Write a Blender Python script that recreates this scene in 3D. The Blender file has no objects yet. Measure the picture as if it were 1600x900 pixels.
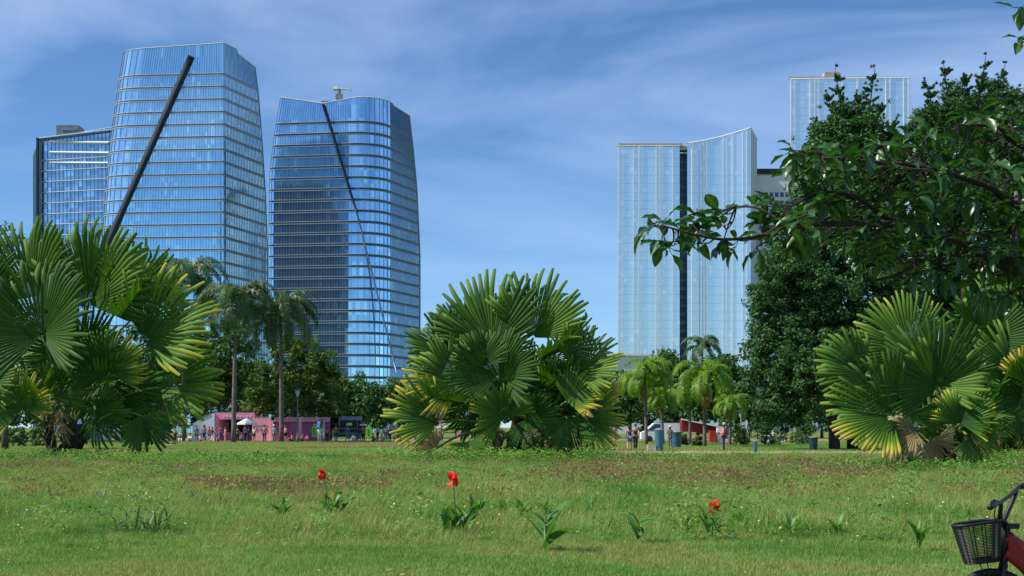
import bpy, bmesh, math, random
import numpy as np
from mathutils import Vector, Matrix, noise as mnoise
R = math.radians
rng = np.random.default_rng(7)
random.seed(11)
sc = bpy.context.scene
COL = sc.collection

# ------------------------------------------------------------------ camera
F = 2222.0; HZ = 668.0; EYE = 1.5           # focal length in photo pixels, horizon row, eye height in metres
cam = bpy.data.cameras.new('camera'); camo = bpy.data.objects.new('camera', cam); COL.objects.link(camo)
camo.location = (0, 0, EYE); camo.rotation_euler = (R(90), 0, 0)
cam.sensor_width = 36.0; cam.lens = 36.0*F/1600.0
cam.shift_x = 0.0; cam.shift_y = (HZ-450.0)/1600.0
cam.clip_start = 0.1; cam.clip_end = 9000
sc.camera = camo

def P(px, py, d):                            # a photo pixel at distance d (metres) in the world
    return Vector(((px-800.0)*d/F, d, EYE+(HZ-py)*d/F))
def GD(py): return EYE*F/(py-HZ)             # distance of the flat ground seen at row py
def G(px, py): d = GD(py); return Vector(((px-800.0)*d/F, d, 0.0))

# ------------------------------------------------------------------ light
SUN_EL, SUN_AZ = 50.0, -101.0                # azimuth from +Y, clockwise: front left behind the viewer
svec = Vector((math.sin(R(SUN_AZ))*math.cos(R(SUN_EL)), math.cos(R(SUN_AZ))*math.cos(R(SUN_EL)), math.sin(R(SUN_EL))))
w = bpy.data.worlds.new('World'); sc.world = w; w.use_nodes = True
nt = w.node_tree; nt.nodes.clear(); N = nt.nodes.new; L = nt.links.new
out = N('ShaderNodeOutputWorld'); bg = N('ShaderNodeBackground'); L(bg.outputs[0], out.inputs[0])
sky = N('ShaderNodeTexSky'); sky.sky_type = 'NISHITA'; sky.sun_disc = False
sky.sun_elevation = R(SUN_EL); sky.sun_rotation = R(SUN_AZ)
sky.altitude = 1500; sky.air_density = 0.9; sky.dust_density = 0.25; sky.ozone_density = 5.0
tint = N('ShaderNodeMix'); tint.data_type = 'RGBA'; tint.blend_type = 'MULTIPLY'; tint.inputs[0].default_value = 1.0
tint.inputs[7].default_value = (0.66, 0.83, 0.93, 1)
L(sky.outputs[0], tint.inputs[6])
tc = N('ShaderNodeTexCoord'); mp = N('ShaderNodeMapping'); mp.inputs['Scale'].default_value = (2.3, 2.3, 11.0)
mp.inputs['Rotation'].default_value = (0.0, R(-5), R(20)); mp.inputs['Location'].default_value = (1.3, 0.4, 2.2)
L(tc.outputs['Generated'], mp.inputs[0])
nz = N('ShaderNodeTexNoise'); nz.inputs['Scale'].default_value = 1.0; nz.inputs['Detail'].default_value = 7; nz.inputs['Roughness'].default_value = 0.52; nz.inputs['Distortion'].default_value = 0.7
L(mp.outputs[0], nz.inputs['Vector'])
rp = N('ShaderNodeValToRGB'); rp.color_ramp.elements[0].position = 0.37; rp.color_ramp.elements[0].color = (0, 0, 0, 1)
rp.color_ramp.elements[1].position = 0.78; rp.color_ramp.elements[1].color = (1, 1, 1, 1)
L(nz.outputs[0], rp.inputs[0])
sep = N('ShaderNodeSeparateXYZ'); L(tc.outputs['Generated'], sep.inputs[0])
mr = N('ShaderNodeMapRange'); mr.inputs[1].default_value = 0.05; mr.inputs[2].default_value = 0.32; mr.inputs[3].default_value = 0.38; mr.inputs[4].default_value = 0.88
L(sep.outputs[2], mr.inputs[0])
mu = N('ShaderNodeMath'); mu.operation = 'MULTIPLY'; L(rp.outputs[0], mu.inputs[0]); L(mr.outputs[0], mu.inputs[1])
mx = N('ShaderNodeMix'); mx.data_type = 'RGBA'; mx.inputs[7].default_value = (4.4, 5.6, 7.9, 1)
L(mu.outputs[0], mx.inputs[0]); L(tint.outputs[2], mx.inputs[6]); L(mx.outputs[2], bg.inputs[0])
bg.inputs[1].default_value = 0.122
sl = bpy.data.lights.new('sun', 'SUN'); so = bpy.data.objects.new('sun', sl); COL.objects.link(so)
sl.energy = 5.0; sl.angle = R(0.53); sl.color = (1.0, 0.95, 0.86)
so.rotation_euler = svec.to_track_quat('Z', 'Y').to_euler(); so.location = (-60, -40, 90)
sc.view_settings.view_transform = 'Standard'; sc.view_settings.look = 'None'
sc.view_settings.gamma = 1.0; sc.view_settings.exposure = 0.3
sc.cycles.max_bounces = 7; sc.cycles.transparent_max_bounces = 6; sc.cycles.caustics_reflective = False; sc.cycles.caustics_refractive = False

# ------------------------------------------------------------------ helpers
def tag(o, label=None, cat=None, group=None, kind=None):
    if label: o['label'] = label
    if cat: o['category'] = cat
    if group: o['group'] = group
    if kind: o['kind'] = kind
    return o
def link(name, me, parent=None, mat=None):
    o = bpy.data.objects.new(name, me); COL.objects.link(o)
    if parent is not None: o.parent = parent
    if mat is not None and me is not None:
        if len(me.materials) == 0: me.materials.append(mat)
        elif me.materials[0] is not mat:
            o.material_slots[0].link = 'OBJECT'; o.material_slots[0].material = mat
    return o
def empty(name, loc=(0, 0, 0), rz=0.0, label=None, cat=None, group=None):
    o = bpy.data.objects.new(name, None); COL.objects.link(o); o.location = loc; o.rotation_euler = (0, 0, rz)
    o.empty_display_size = 0.3
    return tag(o, label, cat, group)
def copy_tree(o, parent=None):
    c = o.copy(); COL.objects.link(c)
    if parent is not None: c.parent = parent
    for ch in list(o.children): copy_tree(ch, c)
    return c
def np_mesh(name, verts, faces, attrs=None, smooth=False, uv=None):
    """verts (n,3), faces (m,k) all with k corners; attrs {name: per-vertex float}"""
    verts = np.asarray(verts, np.float32).reshape(-1, 3); faces = np.asarray(faces, np.int32)
    m, k = faces.shape
    me = bpy.data.meshes.new(name)
    me.vertices.add(len(verts)); me.vertices.foreach_set('co', verts.ravel())
    me.loops.add(m*k); me.loops.foreach_set('vertex_index', faces.ravel())
    me.polygons.add(m); me.polygons.foreach_set('loop_start', np.arange(0, m*k, k, dtype=np.int32))
    if smooth: me.polygons.foreach_set('use_smooth', np.ones(m, bool))
    if attrs:
        for kk, v in attrs.items():
            a = me.attributes.new(kk, 'FLOAT', 'POINT'); a.data.foreach_set('value', np.asarray(v, np.float32))
    me.update(calc_edges=True)
    if uv is not None:
        l = me.uv_layers.new(name='UVMap'); l.data.foreach_set('uv', np.asarray(uv, np.float32)[faces.ravel()].ravel())
    return me
class MB:
    """collects simple shapes into one mesh"""
    def __init__(s): s.v = []; s.f = []; s.a = []
    def add(s, vs, fs, t=0.0):
        b = len(s.v); s.v += [tuple(v) for v in vs]; s.f += [tuple(b+i for i in f) for f in fs]; s.a += [t]*len(vs); return s
    def box(s, c, size, rz=0.0, t=0.0, taper=1.0):
        c = Vector(c); hx, hy, hz = size[0]/2, size[1]/2, size[2]/2; ca, sa = math.cos(rz), math.sin(rz); vs = []
        for z, k in ((-hz, 1.0), (hz, taper)):
            for x, y in ((-hx, -hy), (hx, -hy), (hx, hy), (-hx, hy)):
                vs.append((c.x+(x*ca-y*sa)*k, c.y+(x*sa+y*ca)*k, c.z+z))
        return s.add(vs, [(3, 2, 1, 0), (4, 5, 6, 7), (0, 1, 5, 4), (1, 2, 6, 5), (2, 3, 7, 6), (3, 0, 4, 7)], t)
    def tube(s, pts, rad, n=6, cap=True, t=0.0, flat=1.0):
        pts = [Vector(p) for p in pts]; m = len(pts)
        if not hasattr(rad, '__len__'): rad = [rad]*m
        vs = []; u = None
        for i, p in enumerate(pts):
            d = (pts[min(i+1, m-1)]-pts[max(i-1, 0)])
            if d.length < 1e-9: d = Vector((0, 0, 1))
            d.normalize()
            if u is None:
                u = d.cross(Vector((0, 0, 1)));
                if u.length < 0.1: u = d.cross(Vector((0, 1, 0)))
                u.normalize()
            else:
                u = (u-d*u.dot(d)); u.normalize()
            v = d.cross(u)
            for k in range(n):
                a = 2*math.pi*k/n
                vs.append(p+(u*math.cos(a)+v*math.sin(a)*flat)*rad[i])
        fs = [(i*n+k, i*n+(k+1) % n, (i+1)*n+(k+1) % n, (i+1)*n+k) for i in range(m-1) for k in range(n)]
        if cap: fs += [tuple(range(n-1, -1, -1)), tuple((m-1)*n+k for k in range(n))]
        return s.add(vs, fs, t)
    def lathe(s, prof, c=(0, 0, 0), n=12, t=0.0):
        c = Vector(c); vs = [(c.x+r*math.cos(2*math.pi*k/n), c.y+r*math.sin(2*math.pi*k/n), c.z+z) for r, z in prof for k in range(n)]
        fs = [(i*n+k, i*n+(k+1) % n, (i+1)*n+(k+1) % n, (i+1)*n+k) for i in range(len(prof)-1) for k in range(n)]
        fs += [tuple(range(n-1, -1, -1)), tuple((len(prof)-1)*n+k for k in range(n))]
        return s.add(vs, fs, t)
    def prism(s, poly, y0, y1, t=0.0):           # poly in x,z extruded along y
        n = len(poly); vs = [(x, y0, z) for x, z in poly]+[(x, y1, z) for x, z in poly]
        fs = [tuple(range(n)), tuple(range(2*n-1, n-1, -1))]+[(i, i+n, (i+1) % n+n, (i+1) % n) for i in range(n)]
        return s.add(vs, fs, t)
    def mesh(s, name, smooth=False):
        me = bpy.data.meshes.new(name); me.from_pydata(s.v, [], s.f)
        a = me.attributes.new('tint', 'FLOAT', 'POINT'); a.data.foreach_set('value', s.a)
        if smooth: me.polygons.foreach_set('use_smooth', [True]*len(me.polygons))
        me.update(); return me
    def build(s, name, mat, parent=None, smooth=False):
        return link(name, s.mesh(name, smooth), parent, mat)
def bez(a, b, c, n=8):
    a, b, c = Vector(a), Vector(b), Vector(c)
    return [a*(1-t)**2+b*2*t*(1-t)+c*t*t for t in [i/(n-1) for i in range(n)]]
def catmull(pts, n=6):
    pts = [Vector(p) for p in pts]; q = [pts[0]*2-pts[1]]+pts+[pts[-1]*2-pts[-2]]; o = []
    for i in range(1, len(q)-2):
        for k in range(n):
            t = k/n; o.append(0.5*((2*q[i])+(q[i+1]-q[i-1])*t+(2*q[i-1]-5*q[i]+4*q[i+1]-q[i+2])*t*t+(3*q[i]-q[i-1]-3*q[i+1]+q[i+2])*t**3))
    o.append(pts[-1]); return o

# ------------------------------------------------------------------ materials
def mat(name, col, rough=0.7, metal=0.0, spec=0.4, col2=None, nscale=3.0, bump=0.0, bscale=30.0, coat=0.0):
    m = bpy.data.materials.new(name); m.use_nodes = True; t = m.node_tree; b = t.nodes['Principled BSDF']
    b.inputs['Roughness'].default_value = rough; b.inputs['Metallic'].default_value = metal
    b.inputs['Specular IOR Level'].default_value = spec; b.inputs['Coat Weight'].default_value = coat
    col2 = col2 or tuple(c*0.72 for c in col)
    tc = t.nodes.new('ShaderNodeTexCoord'); n = t.nodes.new('ShaderNodeTexNoise'); n.inputs['Scale'].default_value = nscale; n.inputs['Detail'].default_value = 5
    t.links.new(tc.outputs['Object'], n.inputs['Vector'])
    r = t.nodes.new('ShaderNodeValToRGB'); r.color_ramp.elements[0].position = 0.35; r.color_ramp.elements[1].position = 0.68
    r.color_ramp.elements[0].color = (*col2, 1); r.color_ramp.elements[1].color = (*col, 1)
    t.links.new(n.outputs[0], r.inputs[0]); t.links.new(r.outputs[0], b.inputs['Base Color'])
    if bump > 0:
        n2 = t.nodes.new('ShaderNodeTexNoise'); n2.inputs['Scale'].default_value = bscale; n2.inputs['Detail'].default_value = 4
        t.links.new(tc.outputs['Object'], n2.inputs['Vector'])
        bp = t.nodes.new('ShaderNodeBump'); bp.inputs['Strength'].default_value = bump; bp.inputs['Distance'].default_value = 0.05
        t.links.new(n2.outputs[0], bp.inputs['Height']); t.links.new(bp.outputs[0], b.inputs['Normal'])
    return m
def leaf_mat(name, stops, rough=0.5, spec=0.35, trans=0.3, tcol=None, instancer=False):
    """colour from the per-leaf 'tint' attribute through a ramp; thin leaf lets light through"""
    m = bpy.data.materials.new(name); m.use_nodes = True; t = m.node_tree; b = t.nodes['Principled BSDF']; o = t.nodes['Material Output']
    b.inputs['Roughness'].default_value = rough; b.inputs['Specular IOR Level'].default_value = spec
    at = t.nodes.new('ShaderNodeAttribute'); at.attribute_name = 'tint'
    fac = at.outputs['Fac']
    if instancer:
        ai = t.nodes.new('ShaderNodeAttribute'); ai.attribute_name = 'itint'; ai.attribute_type = 'INSTANCER'
        ad = t.nodes.new('ShaderNodeMath'); ad.operation = 'ADD'; t.links.new(fac, ad.inputs[0]); t.links.new(ai.outputs['Fac'], ad.inputs[1]); fac = ad.outputs[0]
    r = t.nodes.new('ShaderNodeValToRGB'); t.links.new(fac, r.inputs[0]); cr = r.color_ramp
    cr.elements[0].position = stops[0][0]; cr.elements[0].color = (*stops[0][1], 1)
    cr.elements[1].position = stops[-1][0]; cr.elements[1].color = (*stops[-1][1], 1)
    for p, c in stops[1:-1]:
        e = cr.elements.new(p); e.color = (*c, 1)
    t.links.new(r.outputs[0], b.inputs['Base Color'])
    tr = t.nodes.new('ShaderNodeBsdfTranslucent'); mxr = t.nodes.new('ShaderNodeMix'); mxr.data_type = 'RGBA'; mxr.blend_type = 'MULTIPLY'; mxr.inputs[0].default_value = 1.0
    mxr.inputs[7].default_value = (*(tcol or (1.5, 1.7, 0.5)), 1); t.links.new(r.outputs[0], mxr.inputs[6]); t.links.new(mxr.outputs[2], tr.inputs[0])
    ms = t.nodes.new('ShaderNodeMixShader'); ms.inputs[0].default_value = trans
    t.links.new(b.outputs[0], ms.inputs[1]); t.links.new(tr.outputs[0], ms.inputs[2]); t.links.new(ms.outputs[0], o.inputs[0])
    return m
def glass_mat(name, c1, c2, pw, ph, rough=0.06, metal=0.9, tilt=0.003, wob=0.006, amt=1.0):
    """mirror glazing: every pane (pw x ph metres of the UV map) has its own tone and a slightly different tilt"""
    m = bpy.data.materials.new(name); m.use_nodes = True; t = m.node_tree; b = t.nodes['Principled BSDF']; N = t.nodes.new; L = t.links.new
    uv = N('ShaderNodeUVMap'); dv = N('ShaderNodeVectorMath'); dv.operation = 'DIVIDE'; dv.inputs[1].default_value = (pw, ph, 1)
    L(uv.outputs[0], dv.inputs[0]); fl = N('ShaderNodeVectorMath'); fl.operation = 'FLOOR'; L(dv.outputs[0], fl.inputs[0])
    wn = N('ShaderNodeTexWhiteNoise'); wn.noise_dimensions = '2D'; L(fl.outputs[0], wn.inputs['Vector'])
    r = N('ShaderNodeValToRGB'); r.color_ramp.elements[0].color = (*c1, 1); r.color_ramp.elements[1].color = (*c2, 1)
    r.color_ramp.elements[0].position = 0.0; r.color_ramp.elements[1].position = 0.93
    e = r.color_ramp.elements.new(0.955); e.color = tuple(min(1, c*1.28+.03) for c in c2)+(1,)
    L(wn.outputs['Value'], r.inputs[0]); L(r.outputs[0], b.inputs['Base Color'])
    b.inputs['Metallic'].default_value = metal; b.inputs['Roughness'].default_value = rough
    ge = N('ShaderNodeNewGeometry'); sb = N('ShaderNodeVectorMath'); sb.operation = 'SUBTRACT'; sb.inputs[1].default_value = (.5, .5, .5); L(wn.outputs['Color'], sb.inputs[0])
    sca = N('ShaderNodeVectorMath'); sca.operation = 'SCALE'; sca.inputs['Scale'].default_value = tilt*2; L(sb.outputs[0], sca.inputs[0])
    nz = N('ShaderNodeTexNoise'); nz.inputs['Scale'].default_value = 0.35; nz.inputs['Detail'].default_value = 3; tco = N('ShaderNodeTexCoord'); L(tco.outputs['Object'], nz.inputs['Vector'])
    s2 = N('ShaderNodeVectorMath'); s2.operation = 'SUBTRACT'; s2.inputs[1].default_value = (.5, .5, .5); L(nz.outputs['Color'], s2.inputs[0])
    s3 = N('ShaderNodeVectorMath'); s3.operation = 'SCALE'; s3.inputs['Scale'].default_value = wob*2; L(s2.outputs[0], s3.inputs[0])
    a1 = N('ShaderNodeVectorMath'); L(ge.outputs['Normal'], a1.inputs[0]); L(sca.outputs[0], a1.inputs[1])
    a2 = N('ShaderNodeVectorMath'); L(a1.outputs[0], a2.inputs[0]); L(s3.outputs[0], a2.inputs[1])
    nn = N('ShaderNodeVectorMath'); nn.operation = 'NORMALIZE'; L(a2.outputs[0], nn.inputs[0]); L(nn.outputs[0], b.inputs['Normal'])
    return m
M = {}
M['glass_blue'] = glass_mat('blue_mirror_glass', (.44, .69, .84), (.54, .79, .92), 1.0, 3.53)
M['glass_mid'] = glass_mat('mid_blue_mirror_glass', (.32, .56, .78), (.44, .68, .88), 1.0, 3.5)
M['glass_dark'] = glass_mat('dark_smoked_glass', (.006, .020, .060), (.012, .032, .085), 1.2, 3.6, rough=.3, metal=0.0)
M['glass_pale'] = glass_mat('pale_blue_glass', (.72, .86, .90), (.78, .91, .94), 1.35, 1.8, rough=0.18, metal=0.75, tilt=.002, wob=.003)
M['glass_slot'] = mat('dark_slot_cladding', (.07, .13, .20), .4, col2=(.05, .10, .16), nscale=.4)
M['glass_grey'] = glass_mat('grey_blue_glass', (.20, .36, .50), (.36, .54, .68), 1.6, 1.75, rough=.1, metal=.85)
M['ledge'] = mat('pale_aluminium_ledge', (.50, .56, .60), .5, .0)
M['ledge_dark'] = mat('blue_grey_louvre', (.22, .32, .42), .4, .3)  # mid blue-grey louvre metal
M['ledge_shaded'] = mat('shaded_ledge', (.30, .38, .45), .5)  # second tower's ledges: darker copy, the shadow on them put into the colour
M['louvre_shaded'] = mat('shaded_louvre', (.06, .10, .17), .5)  # louvres of the second tower, darkened as if in the same shadow
M['mullion'] = mat('dark_mullion_metal', (.16, .26, .40), .4, .4)
M['fin_white'] = mat('white_fin_metal', (.78, .84, .88), .4)
M['fin_dark'] = mat('dark_blue_steel_fin', (.022, .036, .055), .75, .0, col2=(.012, .02, .035), nscale=.25)
M['roof_beige'] = mat('beige_parapet', (.50, .46, .40), .8)
M['concrete_grey'] = mat('grey_concrete', (.26, .27, .28), .85, nscale=.6)
M['white_wall'] = mat('white_render', (.70, .71, .72), .8, col2=(.62, .63, .65), nscale=.4)
M['black_band'] = mat('black_metal_band', (.02, .022, .026), .5)
M['window_dark'] = mat('window_glass_dark', (.06, .11, .18), .12, .2)
M['bark'] = mat('rough_bark', (.10, .075, .055), .95, col2=(.05, .04, .03), nscale=4, bump=.5)
M['bark_pale'] = mat('pale_palm_bark', (.19, .165, .14), .95, col2=(.10, .085, .07), nscale=3, bump=.4)
M['bark_dark'] = mat('dark_mottled_bark', (.035, .028, .022), .9, col2=(.02, .016, .014), nscale=14, bump=.6)  # dark brown bark, finely mottled
M['lichen'] = mat('lichened_bark', (.16, .15, .13), .95, col2=(.05, .04, .035), nscale=22, bump=.6)
M['glass_core'] = mat('pale_core_cladding', (.42, .56, .66), .5)
M['fin_mid'] = mat('blue_black_steel_panel', (.034, .056, .085), .75, .0, nscale=.5)
# ------------------------------------------------------------------ towers
def ring(corners, segs):
    """corners [(x, y, r)], counter-clockwise seen from above not required; segs: panes per straight edge. Fixed vertex count."""
    n = len(corners); pts = []
    arcs = []
    for i in range(n):
        p = Vector(corners[i][:2]); a = Vector(corners[i-1][:2]); b = Vector(corners[(i+1) % n][:2]); r = corners[i][2]
        da = (a-p).normalized(); db = (b-p).normalized()
        ang = da.angle(db); t = min(r/math.tan(ang/2), 0.45*min((a-p).length, (b-p).length))
        pa = p+da*t; pb = p+db*t; k = 9 if r > 1.5 else 2; arc = []
        for j in range(k):
            s = j/(k-1); arc.append(pa*(1-s)**2+p*2*s*(1-s)*1.0+pb*s*s)
        arcs.append(arc)
    for i in range(n):
        pts += arcs[i]
        a, b = arcs[i][-1], arcs[(i+1) % n][0]
        for j in range(1, segs[i]): pts.append(a.lerp(b, j/segs[i]))
    return pts
def lerp_keys(keys, z):
    if z <= keys[0][0]: return keys[0][1]
    for (z0, a), (z1, b) in zip(keys, keys[1:]):
        if z <= z1:
            t = (z-z0)/(z1-z0); return [tuple(u*(1-t)+v*t for u, v in zip(p, q)) for p, q in zip(a, b)]
    return keys[-1][1]
def tower(name, keys, segs, z_first, pitch, z_ledges_top, ztop, gm, label, cat='skyscraper', ledges=True, mull=True, ledge_m='ledge', out=0.20, mw=.06):
    root = empty(name, (keys[0][1][0][0], keys[0][1][0][1], 0)); tag(root, label, cat); o = root.location
    zs = [0.0]; z = z_ledges_top
    lv = []
    while z > 0.5: lv.append(z); z -= pitch
    zs = [0.0]+lv[::-1]
    rings = [ring(lerp_keys(keys, z), segs) for z in zs]
    top = ring(lerp_keys(keys, ztop(0, 0, True)), segs)
    R3 = [[Vector((p.x-o.x, p.y-o.y, z)) for p in r] for r, z in zip(rings, zs)]+[[Vector((p.x-o.x, p.y-o.y, ztop(p.x, p.y, False))) for p in top]]
    n = len(R3[0]); per = [0.0]
    for i in range(n): per.append(per[-1]+(R3[0][(i+1) % n]-R3[0][i]).length)
    for k in range(len(R3)-1):
        a, b = R3[k], R3[k+1]; vs = []; uv = []
        for i in range(n+1):
            vs += [a[i % n], b[i % n]]; uv += [(per[i], a[i % n].z), (per[i], b[i % n].z)]
        me = np_mesh('glazing_band', [tuple(v) for v in vs], [(2*i, 2*i+2, 2*i+3, 2*i+1) for i in range(n)], uv=uv)
        link('glazing_band', me, root, gm)
    mb = MB(); mb.add(R3[-1], [tuple(range(n))]); mb.v = [(x, y, z-1.2) for x, y, z in mb.v]; mb.build('roof', M['concrete_grey'], root)
    ctr = [sum((v for v in r), Vector((0, 0, 0)))/n for r in R3]
    def nrm(r, i):
        d = r[(i+1) % n]-r[i-1]; d.z = 0
        v = Vector((d.y, -d.x, 0))
        if v.length < 1e-6: return Vector((0, -1, 0))
        return v.normalized()
    if ledges:
        for k in range(1, len(R3)-1):
            r = R3[k]; vs = []; fs = []
            for (za, zb) in ((-.45, -.32), (.16, .28)):
                b0 = len(vs)
                for i in range(n):
                    nn = nrm(r, i)
                    vs += [r[i]+nn*(-.05)+Vector((0, 0, za)), r[i]+nn*out+Vector((0, 0, za)), r[i]+nn*out+Vector((0, 0, zb)), r[i]+nn*(-.05)+Vector((0, 0, zb))]
                for i in range(n):
                    p, q = b0+4*i, b0+4*((i+1) % n)
                    fs += [(p, q, q+1, p+1), (p+1, q+1, q+2, p+2), (p+2, q+2, q+3, p+3)]
            link('ledge', np_mesh('ledge', [tuple(v) for v in vs], fs), root, M[ledge_m])
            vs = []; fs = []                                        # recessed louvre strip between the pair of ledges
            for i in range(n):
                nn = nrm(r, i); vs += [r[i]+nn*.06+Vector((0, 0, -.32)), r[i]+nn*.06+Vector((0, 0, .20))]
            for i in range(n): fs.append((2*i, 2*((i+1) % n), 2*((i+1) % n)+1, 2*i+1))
            link('louvre_strip', np_mesh('louvre_strip', [tuple(v) for v in vs], fs), root, M['louvre_shaded' if ledge_m == 'ledge_shaded' else 'ledge_dark'])
    if mull:
        vs = []; fs = []
        for k in range(len(R3)-1):
            a, b = R3[k], R3[k+1]
            for i in range(n):
                nn = nrm(a, i); tt = Vector((-nn.y, nn.x, 0))*mw/2; b0 = len(vs)
                for q in (a[i], b[i]): vs += [q-tt, q-tt+nn*.10, q+tt+nn*.10, q+tt]
                fs += [(b0, b0+1, b0+5, b0+4), (b0+1, b0+2, b0+6, b0+5), (b0+2, b0+3, b0+7, b0+6)]
        tag(link('mullions', np_mesh('mullions', [tuple(v) for v in vs], fs), root, M['mullion']), kind='stuff')
    cap = MB(); r = R3[-1]
    for i in range(n):
        a, b = r[i], r[(i+1) % n]
        if (b-a).length > .05: cap.tube([a, b], .16, 4, cap=False)
    cap.build('parapet_cap', M['ledge'], root)
    return root, R3
def beam(name, pts, wid, dep, mat_, root, nrmv):
    """a box-section strip following pts lying on the facade, standing proud along nrmv"""
    o = root.location; vs = []; fs = []; nn = Vector(nrmv).normalized()
    for i, p in enumerate(pts):
        d = (pts[min(i+1, len(pts)-1)]-pts[max(i-1, 0)]).normalized(); s = d.cross(nn).normalized()*wid/2; q = p-o
        vs += [q-s-nn*.3, q-s+nn*dep, q+s+nn*dep, q+s-nn*.3]
    for i in range(len(pts)-1):
        a = 4*i; b = a+4
        fs += [(a, a+1, b+1, b), (a+1, a+2, b+2, b+1), (a+2, a+3, b+3, b+2), (a+3, a, b, b+3)]
    fs += [(0, 1, 2, 3), tuple(4*(len(pts)-1)+k for k in (3, 2, 1, 0))]
    return link(name, np_mesh(name, [tuple(v) for v in vs], fs), root, mat_)
def X(px, d): return (px-800.0)*d/F

# tower with the broad diagonal strip
def t1c(xl, xc, xd, yd): return [(xl, 403, 9), (xc, 400, .2), (xd, yd, 1.2), (xd-6, 447, 6), (xl+4, 442, 8)]
k1 = [(0, t1c(X(141, 403), -81, X(420, 428), 428)), (55, t1c(X(145, 403), -81, X(418.5, 428), 428)), (72, t1c(X(152, 403), -81, X(415, 425), 425)),
      (86, t1c(X(160, 403), -81, X(410, 422), 422)), (100, t1c(X(171, 403), -81, X(404, 419), 419)), (110, t1c(X(179, 403), -81, X(399, 418), 418))]
def zt1(x, y, nom):
    if nom: return 110.0
    if y < 407: return 108.4+(x+113)/32*1.3 if x > -111 else 106.9
    return 109.7-(y-400)*.13
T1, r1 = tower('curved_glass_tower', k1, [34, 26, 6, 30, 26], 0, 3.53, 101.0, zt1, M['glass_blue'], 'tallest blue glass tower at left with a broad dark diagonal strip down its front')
def on_front1(px, py):                       # point on the front plane of tower one
    a = Vector((-81, 400, 0)); b = Vector((-117, 403, 0)); n = Vector((3, 36, 0)).normalized()
    d = P(px, py, 1.0)-Vector((0, 0, EYE)); t = (a.dot(n))/(d.dot(n)); return Vector((0, 0, EYE))+d*t
fr1 = [on_front1(299-116*t, 88+260*t) for t in [i/12 for i in range(19)]]
beam('diagonal_strip', fr1, 1.85, .36, M['fin_dark'], T1, (-.08, -1.0, 0))

# second tower, thin diagonal blade and a rooftop crane
Q = 380/450.0                                # its distance
def zq(z): return EYE+(z-EYE)*Q
def t2c(xa, xh, yh): return [(x*Q, y*Q, r*Q) for x, y, r in [(xa, 452, 1.0), (X(592, 447), 447, 11), (xh, yh, 1.6), (xh-5, 497, 6), (xa+4, 497, 6)]]
k2 = [(z_*Q, c_) for z_, c_ in [(0, t2c(X(421, 452), X(657, 480), 480)), (60, t2c(X(418.5, 452), X(657, 478), 478)), (82, t2c(X(420, 452), X(652, 475), 475)), (95, t2c(X(427, 452), X(646, 473), 473)), (106, t2c(X(438, 452), X(640, 472), 472))]]
def zt2(x, y, nom):
    if nom: return zq(105.0)
    x /= Q; y /= Q
    if y < 460 and x < -60: return zq(106.6-(x+74)/14*2.6)
    if y < 458: return zq(104.0+min(1, (x+60)/12)*1.8)
    return zq(105.6-(y-450)*.03)
T2, r2 = tower('curved_glass_tower', k2, [30, 28, 5, 30, 26], 0, 3.50*Q, zq(97.9), zt2, M['glass_mid'], 'second blue glass tower with a rooftop crane and a thin diagonal blade', ledge_m='ledge_shaded')
def on_front2(px, py):
    a = Vector((-77*Q, 452*Q, 0)); n = Vector((5, 36, 0)).normalized()
    d = P(px, py, 1.0)-Vector((0, 0, EYE)); t = (a.dot(n))/(d.dot(n)); return Vector((0, 0, EYE))+d*t
beam('diagonal_blade', [on_front2(506+52*t, 164+168*t) for t in [i/8 for i in range(9)]], .5, 1.0, M['fin_dark'], T2, (-.2, -.98, 0))
beam('diagonal_blade', [on_front2(558+62*t, 332+250*t) for t in [i/8 for i in range(9)]], .3, .4, M['mullion'], T2, (-.2, -.98, 0))
cr = empty('rooftop_crane', P(530, 154, 470*Q), 0, 'white cleaning crane on the roof of the second tower', 'crane')
cr.scale = (Q, Q, Q); s = .2115
MB().box((0, 0, .6), (2.2, 2.0, 1.6)).tube([(0, 0, 1.2), (0, 0, 3.2)], .55, 8).build('crane_mast', M['concrete_grey'], cr)
MB().tube([(-1.9, 0, 2.7), (.6, 0, 3.2), (3.8, 0, 2.9)], [.30, .36, .2], 6).tube([(3.6, 0, 3.6), (3.9, 0, 2.2)], .16, 5).build('crane_boom', M['ledge'], cr)
MB().box((-1.2, 0, 3.5), (1.7, 1.0, .9), taper=.8).build('crane_cab', M['white_wall'], cr)
MB().box((-1.6, 8, -.2), (10, 6, 1.4)).build('crane_plinth', M['concrete_grey'], cr)

# sister tower outside the frame on the left: the second tower mirrors it
def c6(r_): return [(r_-46, 200, 4), (r_-12, 200, 4), (r_, 230, 7), (-140, 232, 4)]
k6 = [(0, c6(-103.5)), (76, c6(-105)), (95, c6(-113))]
tower('curved_glass_tower', k6, [12, 16, 18, 16], 0, 3.2, 92.0, lambda x, y, n: 95.5, M['glass_dark'], 'dark smoked glass tower mirrored in the face of the second tower', mull=False, ledges=False)
k7 = [(0, [(-186, 120, 2), (-150, 120, 2), (-136, 150, 2), (-175, 152, 2)])]*2
k7 = [(0, k7[0][1]), (140, k7[0][1])]
tower('concrete_office_tower', k7, [12, 12, 14, 12], 0, 3.6, 130.0, lambda x, y, n: 134.0, M['glass_grey'], 'grey office tower mirrored above the dark reflection in the second tower', 'office tower', mull=False, ledge_m='concrete_grey')

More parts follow.
